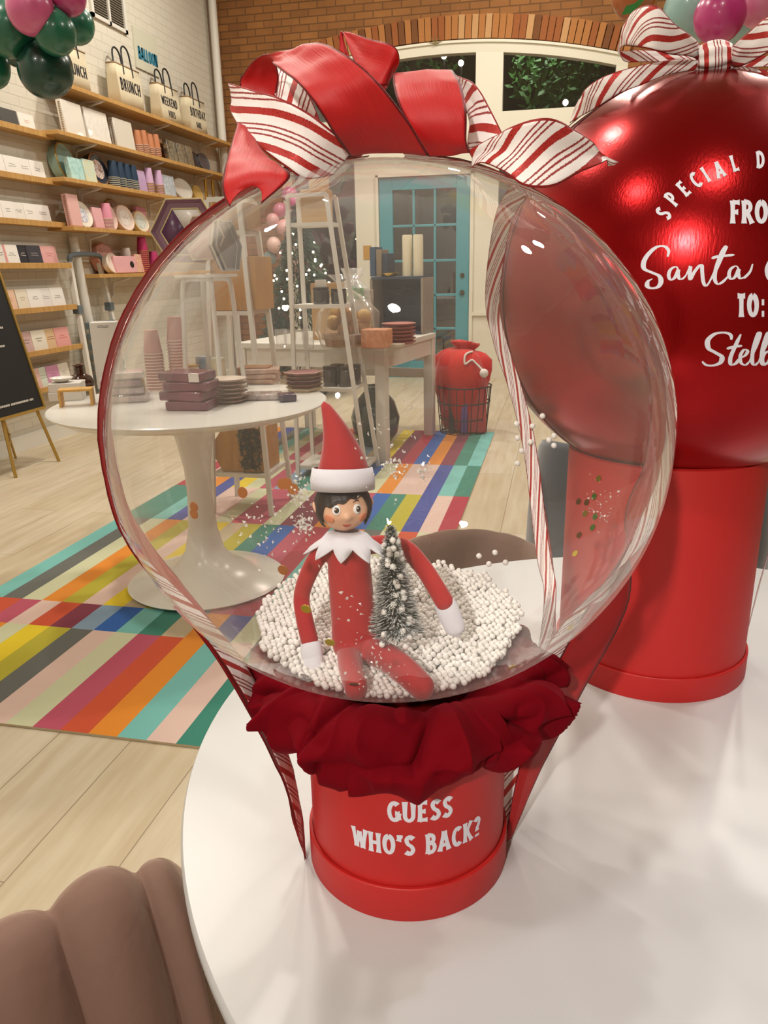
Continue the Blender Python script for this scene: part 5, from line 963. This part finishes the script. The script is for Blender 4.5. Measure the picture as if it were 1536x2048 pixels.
def hexplate(lab, c, r, col, rim, rz, grp, h=.008):
    t = thing('hexagon_plate', lab, 'plate', c, grp, rz); MB().lathe([(0, 0), (r * .8, 0), (r, h), (r * .985, h + .001), (r * .79, .002), (0, .002)], (0, 0, 0), 6).build('plate_body', mat('hexp_' + col, col, .4), t, local=True, sharp=20); MB().lathe([(r * .96, h - .001), (r * 1.005, h + .0008), (r * .955, h + .0012)], (0, 0, 0), 6, caps=False).build('rim', mat('hexrim_' + rim, rim, .35, .3), t, local=True, solid=.0006); return t
a = tp(600, 785) + V((0, .06, .0006))
for k, (col, rim) in enumerate((('C8B394', 'D6C6A4'), ('7A4A4A', 'C9A04E'), ('6A3A40', 'D6B4A0'), ('7A4A4A', 'C9A04E'), ('9A6A66', 'D6B4A0'))): hexplate('hexagonal plum and gold plate, %s from the bottom of the pile' % ORD[k], a + V((0, 0, .017 * k)), .088, col, rim, .1 * k, 'hexagonal plates on the tulip table', .014)
a = tp(520, 800) + V((0, .03, .0006))
bx('wrapped_pack', 'cellophane wrapped grey party pack at the table front', 'packet', a, (.15, .10, .025), mat('grey_pack', '8A7C7C', .25, coat=.6, var=(25, 'B8ACA8')), .2, None, .006); bx('wrapped_pack', 'navy and plum wrapped pack beside the hexagonal plates', 'packet', tp(565, 803) + V((.012, .02, .0006)), (.07, .08, .03), mat('navy_pack', '2A2440', .25, coat=.6, var=(30, '4A3A50')), .5, None, .006)
a = tp(505, 772) + V((0, .08, .0006))
for k in range(3): bx('pink_pack', 'pale pink folded pack, %s from the bottom beside the round plates' % ORD[k], 'packet', a + V((.006 * k, .03, .0235 * k)), (.16, .12, .0225), mat('pinkbeige_pack', 'A98C84', .3, coat=.5, var=(14, 'C9A892')), .15 * k, 'pale pink packs on the tulip table', .005)
# things on the back of the tulip table
bx('wooden_box', 'honey coloured wooden box at the back edge of the tulip table', 'box', tp(512, 764) + V((0, .0, .0005)), (.15, .11, .075), wood('honey_wood', '9A6428', '83521E'), .15, None, .003)
t = thing('serving_board', 'dark wooden board carrying jars behind the cup stacks', 'board', tp(414, 772) + V((0, .0, .0005))); MB().box(t.location + V((0, 0, .016)), (.20, .12, .032)).build('board', wood('walnut', '7A5230', '5E3C20'), t, bevel=.004); a = t.location + V((0, 0, .0325))
def jar(lab, c, r, h, gcol, lid, grp=None):
    t = thing('candle_jar', lab, 'jar', c, grp); MB().lathe([(0, 0), (r, 0), (r * 1.02, h * .06), (r * 1.02, h * .8), (r * .92, h * .86), (0, h * .86)], c, 28).build('jar_body', mat('jar_' + gcol, gcol, .15, coat=.7, spec=.7), t); MB().lathe([(0, h * .862), (r * .98, h * .862), (r, h * .87), (r, h), (r * .9, h * 1.01), (0, h * 1.01)], c, 28).build('lid', lid, t); return t
jar('cream candle jar with gold lid on the dark wooden board', a + V((-.06, .0, .0005)), .026, .065, 'D6CCB8', mat('gold_lid', 'C9A65A', .3, .4)); jar('tall pale candle jar at the end of the dark wooden board', a + V((.055, .02, .0005)), .033, .095, 'CDBD98', mat('glass_lid', 'C6C0A8', .2)); jar('tiny gold jar between the two candle jars', a + V((.018, -.03, .0005)), .016, .03, 'C9A65A', mat('gold_lid'))
bx('blue_card_box', 'blue and white printed carton behind the gold lidded jar', 'box', a + V((-.025, .042, .0005)), (.07, .03, .10), mat('blue_box', '6A8CA4', .5, var=(18, 'C9CED2')))
# white riser stool with leaning hexagonal trays
rc_ = tp(412, 548, 1.315) ; rc_ = at(412, 549, 1, 3.28); t = thing('riser_stool', 'little white metal stool used as a riser on the tulip table', 'stool', (rc_.x, rc_.y, UZ)); zt = rc_.z
MB().lathe([(0, -.012), (.13, -.012), (.135, -.008), (.135, 0), (0, 0)], (rc_.x, rc_.y, zt), 48).build('top', M_wm, t, sharp=30)
for k in range(4):
    a_ = rad(35 + 90 * k); d = V((math.cos(a_), math.sin(a_), 0)); c = V((rc_.x, rc_.y, 0)); g = MB(); g.tube(cr([c + d * .03 + V((0, 0, zt - .018)), c + d * .085 + V((0, 0, zt - .02)), c + d * .105 + V((0, 0, zt - .05)), c + d * .118 + V((0, 0, (zt + UZ) / 2)), c + d * .135 + V((0, 0, UZ + .003))], 20), .0105, 10); g.build('leg', M_wm, t)
def hextray(lab, px, py, y, wpx, col, rim, yaw, tilt, panel=None):
    c = at(px, py, 1, y); r = wpx / 2 * (RM.transposed() @ (c - CAMP)).z * -1 / FPX; q = Matrix.Rotation(yaw, 3, 'Z') @ Matrix.Rotation(pi / 2 - tilt, 3, 'X'); t = thing('hexagon_tray', lab, 'tray', c); g = MB()
    g.lathe([(0, -.012), (r * .90, -.012), (r, .01), (r * .985, .012), (r * .88, -.006), (0, -.006)], c, 6, 0, q); g.build('tray_body', mat('tray_' + col, col, .35, coat=.3), t, sharp=20)
    g = MB(); g.lathe([(r * .97, .0105), (r * 1.01, .0095), (r * 1.01, .003)], c, 6, 0, q, 1, False); g.build('rim', mat('tray_rim_' + rim, rim, .35, .2), t, solid=.003)
    if panel:
        for k, (a0, a1, cc) in enumerate(panel): g = MB(); P = [c + q @ V((0, 0, -.0048))] + [c + q @ V((r * .72 * math.cos(rad(x)), r * .72 * math.sin(rad(x)), -.0048)) for x in (a0, (a0 + a1) / 2, a1)]; g.add(P, [(0, 1, 2, 3)]); g.build('panel', mat('tray_panel_' + cc, cc, .35), t, solid=.0008)
        g = MB(); g.lathe([(r * .70, -.004), (r * .73, -.003), (r * .73, -.005)], c, 6, 0, q, 1, False); g.build('inner_rim', mat('tray_rim_' + rim), t, solid=.002)
hextray('large plum hexagonal tray with gold rim and a white panel leaning on the riser', 372, 463, 3.36, 142, '8A6478', 'DCCB96', .22, .12, ((120, 240, '5E3A58'), (0, 120, 'DAD2CC'), (240, 360, '86647A')))
hextray('pink and white hexagonal tray leaning in front of the plum one', 408, 476, 3.30, 96, 'C8AAA4', 'D9C8B4', -.15, .15)
for k, (px, y) in enumerate(((446, 3.30), (455, 3.33))): hextray('%s grey hexagonal tray seen edge-on at the end of the riser' % ('front', 'rear')[k], px, 492, y, 110, '6A6660', 'C9C2B4', 1.5, .1)
bx('tray_stand', 'small wooden easel stand under the hexagonal trays', 'stand', at(404, 547, 1, 3.255) + V((0, 0, .001)), (.10, .05, .012), M_bamboo); 

# ------------------------------------------------------------------ goods on the ladder shelves
jd = '2E2A2A'; lidm = mat('dark_lid', '3A3634', .35, .5)
for k, (px, py, r, h) in enumerate(((652, 606, .052, .10), (682, 604, .048, .09))): jar('dark glass jar, %s, upper jar shelf board' % ('wide one under the white tag' if k == 0 else 'narrower one at the end'), V(((-1.465, 4.86), (-1.355, 4.88))[k] + (1.1105,)), r, h, jd, lidm, 'dark glass jars')
bx('price_card', 'small white price card over the dark jars', 'card', V((-1.465, 4.86, 1.2125)), (.07, .02, .045), wbox)
for k, (px, py) in enumerate(((655, 770), (690, 768), (662, 758), (702, 756))): jar('short dark jar, %s on the middle jar shelf board' % ('near one under the post', 'near one at the end', 'rear inner one', 'rear outer one')[k], V(((-1.42, 4.84), (-1.31, 4.83), (-1.40, 4.95), (-1.29, 4.94))[k] + (.5955,)), .048, .125, '2A2422', lidm, 'short dark jars')
bx('wooden_block', 'pale wooden box on the top board of the jar shelf', 'box', V((-1.48, 4.90, 1.5955)), (.16, .15, .19), wood('pale_wood', 'C9A46E', 'BD965E', (2, 2, 30))); bx('wooden_block', 'slim pale wooden box standing on the top one', 'box', V((-1.46, 4.90, 1.7865)), (.10, .10, .16), wood('pale_wood', 'C9A46E', 'BD965E'))
bx('wooden_crate', 'large honey wooden crate on the crate shelf', 'crate', V((-1.665, 4.05, 1.121)), (.27, .24, .27), wood('crate_wood', 'BE8F4E', 'B08040', (30, 2, 2))); bx('wooden_crate', 'small wooden crate on the top board of the crate shelf', 'crate', V((-1.66, 4.05, 1.521)), (.18, .20, .13), wood('crate_wood2', 'B08650', '9A7040', (30, 2, 2)))
t = thing('wooden_house', 'house-shaped wooden box with greenery on the lowest crate shelf board', 'box', (-1.70, 4.04, .246)); c = V(t.location); g = MB(); P = [c + V(q) for q in ((-.10, -.13, 0), (.15, -.13, 0), (.15, -.13, .25), (-.08, -.13, .25), (-.17, -.13, .13))]; g.prism(P, 1, (0, .25, 0)); g.smooth = False; g.build('box_body', wood('crate_wood'), t, bevel=.003)
rr = random.Random(8); g = MB()
for i in range(260): q = c + V((rr.uniform(.02, .14), rr.uniform(-.16, -.13), rr.uniform(.02, .32))); a_ = V((rr.gauss(0, 1), rr.gauss(0, 1), rr.gauss(0, 1))).normalized() * .03; b_ = a_.orthogonal().normalized() * .006; g.add([q - a_, q + b_, q + a_, q - b_], [(0, 1, 2, 3)])
g.smooth = False; g.build('greenery', mat('dried_green', '4A4E36', .8), t)

# ------------------------------------------------------------------ goods on the console, tree, sack
def cp(px, py): return at(px, py, 2, CZ) + V((0, 0, .0008))
t = thing('book_crate', 'dark blue open crate of boxes on the console, candles on top', 'crate', cp(800, 668) + V((0, .10, 0)), rz=-.18); bl = mat('dark_blue_wood', '25364A', .6); ww, dd, hh = .42, .24, .42
for nm, c_, d_ in (('bottom_board', (0, 0, .01), (ww, dd, .02)), ('top_board', (0, 0, hh), (ww, dd, .02)), ('side_board', (-ww / 2, 0, hh / 2), (.02, dd, hh)), ('side_board', (ww / 2, 0, hh / 2), (.02, dd, hh)), ('back_board', (0, dd / 2 - .01, hh / 2), (ww, .016, hh))): MB().box(c_, d_).build(nm, bl if nm != 'side_board' else mat('grey_wood', '8A8074', .7), t, bevel=.002, local=True)
ct = V(t.location); top = ct.z + hh + .011
for k, dx in enumerate((.07, .16)):
    t = thing('pillar_candle', 'tall ivory pillar candle, %s from the gold dish on the crate' % ORD[k], 'candle', (ct.x + dx - .02, ct.y - .03 * k - .02, top + .001), 'ivory pillar candles'); MB().lathe([(0, 0), (.038, 0), (.038, .29), (.034, .30), (0, .295)], t.location, 28).build('wax', mat('ivory_wax', 'D9D0B4', .5), t); MB().tube([V(t.location) + V((0, 0, .294)), V(t.location) + V((.002, 0, .31))], .002, 6).build('wick', M_ink, t)
t = thing('gold_dish', 'small gold dish beside the pillar candles', 'dish', (ct.x - .08, ct.y - .05, top + .001)); MB().lathe([(0, 0), (.05, 0), (.07, .025), (.068, .026), (.045, .006), (0, .005)], t.location, 32).build('dish_body', M_gold, t)
for k, (dx, h) in enumerate(((-.19, .22), (-.14, .20), (-.09, .17))): bx('upright_book', 'dark blue upright box, %s along the crate top' % ORD[k], 'box', (ct.x + dx - .02, ct.y + .04, top + .001), (.045, .15, h), mat('book_' + str(k), ('2A4A66', '8A7A64', '24384E')[k], .5), -.18, 'upright boxes on the crate')
a = cp(798, 688)
for k in range(6): t = thing('pink_plate', 'dusty pink plate, %s from the bottom of the console pile' % ORD[k], 'plate', a + V((0, 0, .024 * k)), 'pink plates on the console'); MB().lathe([(0, 0), (.09, 0), (.115, .016), (.117, .019), (.11, .02), (.085, .008), (0, .007)], t.location, 40).build('plate_body', mat('dusty_pink', 'A86A62', .4), t)
bx('salmon_box', 'salmon pink box at the front corner of the console', 'box', cp(752, 696) + V((0, .03, 0)), (.17, .14, .12), mat('salmon', 'C9825C', .5, var=(30, 'D99A72')), -.2, None, .008); bx('clear_packet', 'pale packet lying by the pink plates', 'packet', cp(790, 693) + V((0, -.02, 0)), (.12, .08, .02), mat('pale_packet', 'C9BFA8', .3), -.2)
t = thing('gift_basket', 'cellophane wrapped gift basket on the console behind the jar shelf', 'basket', cp(668, 700) + V((.02, .28, 0))); c = V(t.location); MB().lathe([(0, 0), (.15, 0), (.17, .08), (.165, .085), (0, .07)], c, 28).build('basket', wood('wicker', '8A6238', 'A87C48', (40, 40, 60)), t)
rr = random.Random(2); g = MB()
for k in range(9): q = c + V((rr.uniform(-.1, .1), rr.uniform(-.08, .08), .10 + rr.uniform(0, .16))); g.ball(q, (.05, .045, .05), 12, 8, k % 2)
g.build('wrapped_treats', [mat('treat_tan', 'B5834A', .5), mat('treat_gold', 'C9A05A', .5)], t)
g = MB(); rows = []
for z, r in ((.0, .178), (.1, .20), (.22, .19), (.32, .10), (.37, .03), (.42, .07), (.46, .11)): rows.append([c + V((r * (1 + .10 * math.sin(9 * x) * (z > .05) + .05 * math.sin(17 * x + z * 20)) * math.cos(x), r * (1 + .10 * math.sin(9 * x) * (z > .05)) * math.sin(x), z)) for x in [2 * pi * k / 64 for k in range(64)]])
g.grid(rows, closed=True); g.build('cellophane_wrap', clear_film('crinkled_cellophane', 1.6, .06, .05, wrinkle=.8), t, sharp=25)
bx('yellow_box', 'pale yellow carton beside the gift basket', 'box', cp(722, 690) + V((0, .1, 0)), (.10, .08, .16), mat('pale_yellow', 'CDBB72', .5), .1); bx('tan_bag', 'brown paper bag standing behind the dark jars', 'bag', cp(640, 690) + V((-.05, .45, 0)), (.24, .14, .40), mat('kraft', 'A8824E', .7), .05)
for k, (px, py) in enumerate(((548, 700), (566, 702), (585, 700), (603, 704))): t = thing('glass_tumbler', 'clear glass tumbler, %s in the row on the console' % ORD[k], 'glass', cp(px, py) + V((0, .15, 0)), 'clear tumblers on the console'); MB().lathe([(0, .004), (.035, .004), (.042, .12), (.04, .12), (.034, .01), (0, .01)], t.location, 24).build('glass_body', clear_film('tumbler_glass', 1.6, .08), t)
bx('framed_print', 'plum and cream framed print leaning beside the blue crate', 'frame', cp(735, 672) + V((-.03, .0, 0)), (.16, .05, .34), mat('plum_print', '6A3A3C', .5, var=(8, 'A89A8C')), .3)
t = thing('clear_bag', 'clear bag with a green sprig behind the jar shelf', 'bag', cp(712, 680) + V((-.04, .12, 0))); c = V(t.location); MB().lathe([(0, 0), (.12, 0), (.14, .2), (.12, .36), (.05, .42), (.09, .5)], c, 14, caps=False).build('bag_body', clear_film('bag_film', 1.6, .25, .1, wrinkle=.6), t, sharp=20); g = MB()
for k in range(40): q = c + V((rr.uniform(-.08, .08), rr.uniform(-.05, .05), rr.uniform(.28, .36))); a_ = V((rr.gauss(0, 1), rr.gauss(0, 1), rr.gauss(0, 1))).normalized() * .03; b_ = a_.orthogonal().normalized() * .014; g.add([q - a_, q + b_, q + a_, q - b_], [(0, 1, 2, 3)])
g.build('sprig', mat('sprig_green', '3A8A44', .6), t)
# Christmas tree with lights
xc = at(602, 560, 1, 8.2); t = thing('christmas_tree', 'dark Christmas tree with warm fairy lights beyond the jar shelf', 'tree', (xc.x, 8.2, 0)); c = V((xc.x, 8.2, 0)); MB().tube([c, c + V((0, 0, 1.95))], [.05, .012], 8).build('trunk', mat('bark'), t); MB().lathe([(0, 0), (.22, 0), (.24, .02), (.05, .05)], c, 24).build('stand', M_ink, t)
g = MB(); rr = random.Random(14)
for i in range(5200):
    f = rr.random() ** 1.3; z = .28 + 1.68 * f; R = (.60 * (1 - f) ** .9 + .03) * (1 - .18 * abs(math.sin(z * 14))); a_ = rr.random() * 2 * pi; r = R * rr.uniform(.55, 1.05); p = c + V((r * math.cos(a_), r * math.sin(a_), z - .12 * r)); d = V((math.cos(a_), math.sin(a_), -.35 + rr.gauss(0, .5))).normalized() * .055; s = d.orthogonal().normalized() * .010
    g.add([p - d, p + s, p + d, p - s], [(0, 1, 2, 3)])
g.smooth = False; g.build('foliage', mat('fir_green', '1E3A2A', .7), t); b0_ = None; M_fairy = mat('fairy_light', 'FFFFFF', .3, emit='FFE2B0', estr=30)
for i in range(58):
    f = rr.random() ** 1.1; z = .35 + 1.55 * f; R = (.60 * (1 - f) ** .9 + .03) * .98; a_ = rr.uniform(-pi, 0) if i % 4 else rr.uniform(0, pi); p = V((R * math.cos(a_), R * math.sin(a_), z))
    if b0_ is None: o = b0_ = MB().ball((0, 0, 0), .011, 8, 6).build('fairy_light', M_fairy, t, local=True)
    else: o = b0_.copy(); COL.objects.link(o)
    o.location = p
# red sack in a wire basket
bc_ = V((-.72, 6.32, .0)); t = thing('wire_basket', 'dark wire basket holding the red sack by the teal door', 'basket', bc_); g = MB(); wm_ = mat('dark_wire', '3A3432', .5, .6)
for z, r in ((.006, .19), (.13, .20), (.26, .215), (.39, .225)): g.tube([bc_ + V((r * math.cos(x), r * math.sin(x), z)) for x in [2 * pi * k / 36 for k in range(37)]], .006, 6)
for k in range(22): x = 2 * pi * k / 22; g.tube([bc_ + V((.19 * math.cos(x), .19 * math.sin(x), .006)), bc_ + V((.225 * math.cos(x), .225 * math.sin(x), .39))], .0035, 5)
g.build('wire_frame', wm_, t)
sc = bc_ + V((-.03, .02, .015)); t = thing('red_sack', 'bright red drawstring sack with a white pom-pom in the wire basket', 'bag', sc); g = MB(); rows = []
for z, r in ((0, .08), (.03, .14), (.15, .165), (.30, .19), (.42, .215), (.53, .22), (.61, .195), (.655, .15), (.675, .105), (.66, .075), (.68, .06), (.715, .095), (.735, .10), (.725, .05), (.69, .02)):
    rows.append([sc + V((r * (1 + (.05 * (z > .1) + .10 * (z > .58)) * math.sin(9 * x + z * 7) + .03 * math.sin(14 * x)) * math.cos(x) * (1.08 if z > .4 else 1) + .10 * max(0, z - .35), r * (1 + .05 * math.sin(7 * x + z * 5)) * math.sin(x), z - .03 * max(0, math.cos(x - .4)) * (z > .5))) for x in [2 * pi * k / 72 for k in range(72)]])
g.grid(rows, closed=True); g.build('sack_body', mat('sack_felt', 'C2160F', .85, sheen=.4), t, sharp=180); wf = mat('white_fluff', 'DAD4CE', .9, sheen=.5); g = MB(); k0 = sc + V((.11, -.14, .66)); g.tube(cr([k0, k0 + V((-.05, -.05, -.02)), k0 + V((-.05, -.07, -.09)), k0 + V((.0, -.06, -.06)), k0 + V((.04, -.06, -.09)), k0 + V((.09, -.07, -.14))], 24), .008, 8); g.build('drawstring', wf, t); MB().ball(k0 + V((.10, -.075, -.16)), .035, 18, 12).build('pom_pom', wf, t)
for k, (dx, dy, h, w_, col) in enumerate(((.15, -.12, .50, .15, 'B53A3C'), (.05, -.15, .30, .05, '6A4A9A'), (-.05, -.15, .27, .05, '2A2A3A'), (.16, .02, .44, .08, '9A2428'))): bx('wrapping_roll' if k in (1, 2) else 'gift_bag', ('red folded gift bag standing at the front of the wire basket', 'purple roll in the wire basket', 'dark roll in the wire basket', 'deep red gift bag behind the folded one in the basket')[k], 'roll' if k in (1, 2) else 'gift', bc_ + V((dx - .03, dy + .03, .02)), (w_, .05, h), mat('basket_' + col, col, .55), .1, None, .006)
t = thing('floor_vase', 'big dark green glazed vase under the console table', 'vase', (-1.33, 5.72, .0095)); MB().lathe([(0, 0), (.10, 0), (.17, .1), (.19, .22), (.15, .34), (.08, .42), (.09, .46), (.07, .46), (0, .40)], t.location, 36).build('vase_body', mat('dark_glaze', '12281F', .15, coat=.6), t)
# switch, notices
p = at(981, 490, 1, YB); t = thing('light_switch', 'white light switch on the post beside the teal door', 'switch', (p.x + .02, YB, p.z)); MB().box((p.x + .02, YB - .004, p.z), (.08, .008, .125)).build('plate', M_white, t, bevel=.002); MB().box((p.x + .02, YB - .012, p.z), (.03, .012, .06)).build('rocker', M_white, t, bevel=.002)
p = at(735, 505, 1, YB); tag(MB().box((p.x, YB - .004, p.z), (.10, .006, .16)).build('paper_notice', mat('ochre_paper', 'B98A34', .6)), 'small ochre notice stuck on the post beside the teal door', 'notice')
p = at(870, 88, 1, YB - .04); t = thing('star_ornament', 'tiny dried star ornament on top of the white arch', 'ornament', (p.x, YB - .04, p.z)); g = MB()
for k in range(5): x = rad(20 + 35 * k); g.tube([p, p + V((.09 * math.cos(x), 0, .09 * math.sin(x)))], [.006, .002], 5)
g.build('spokes', mat('dried_straw', '8A7648', .8), t)
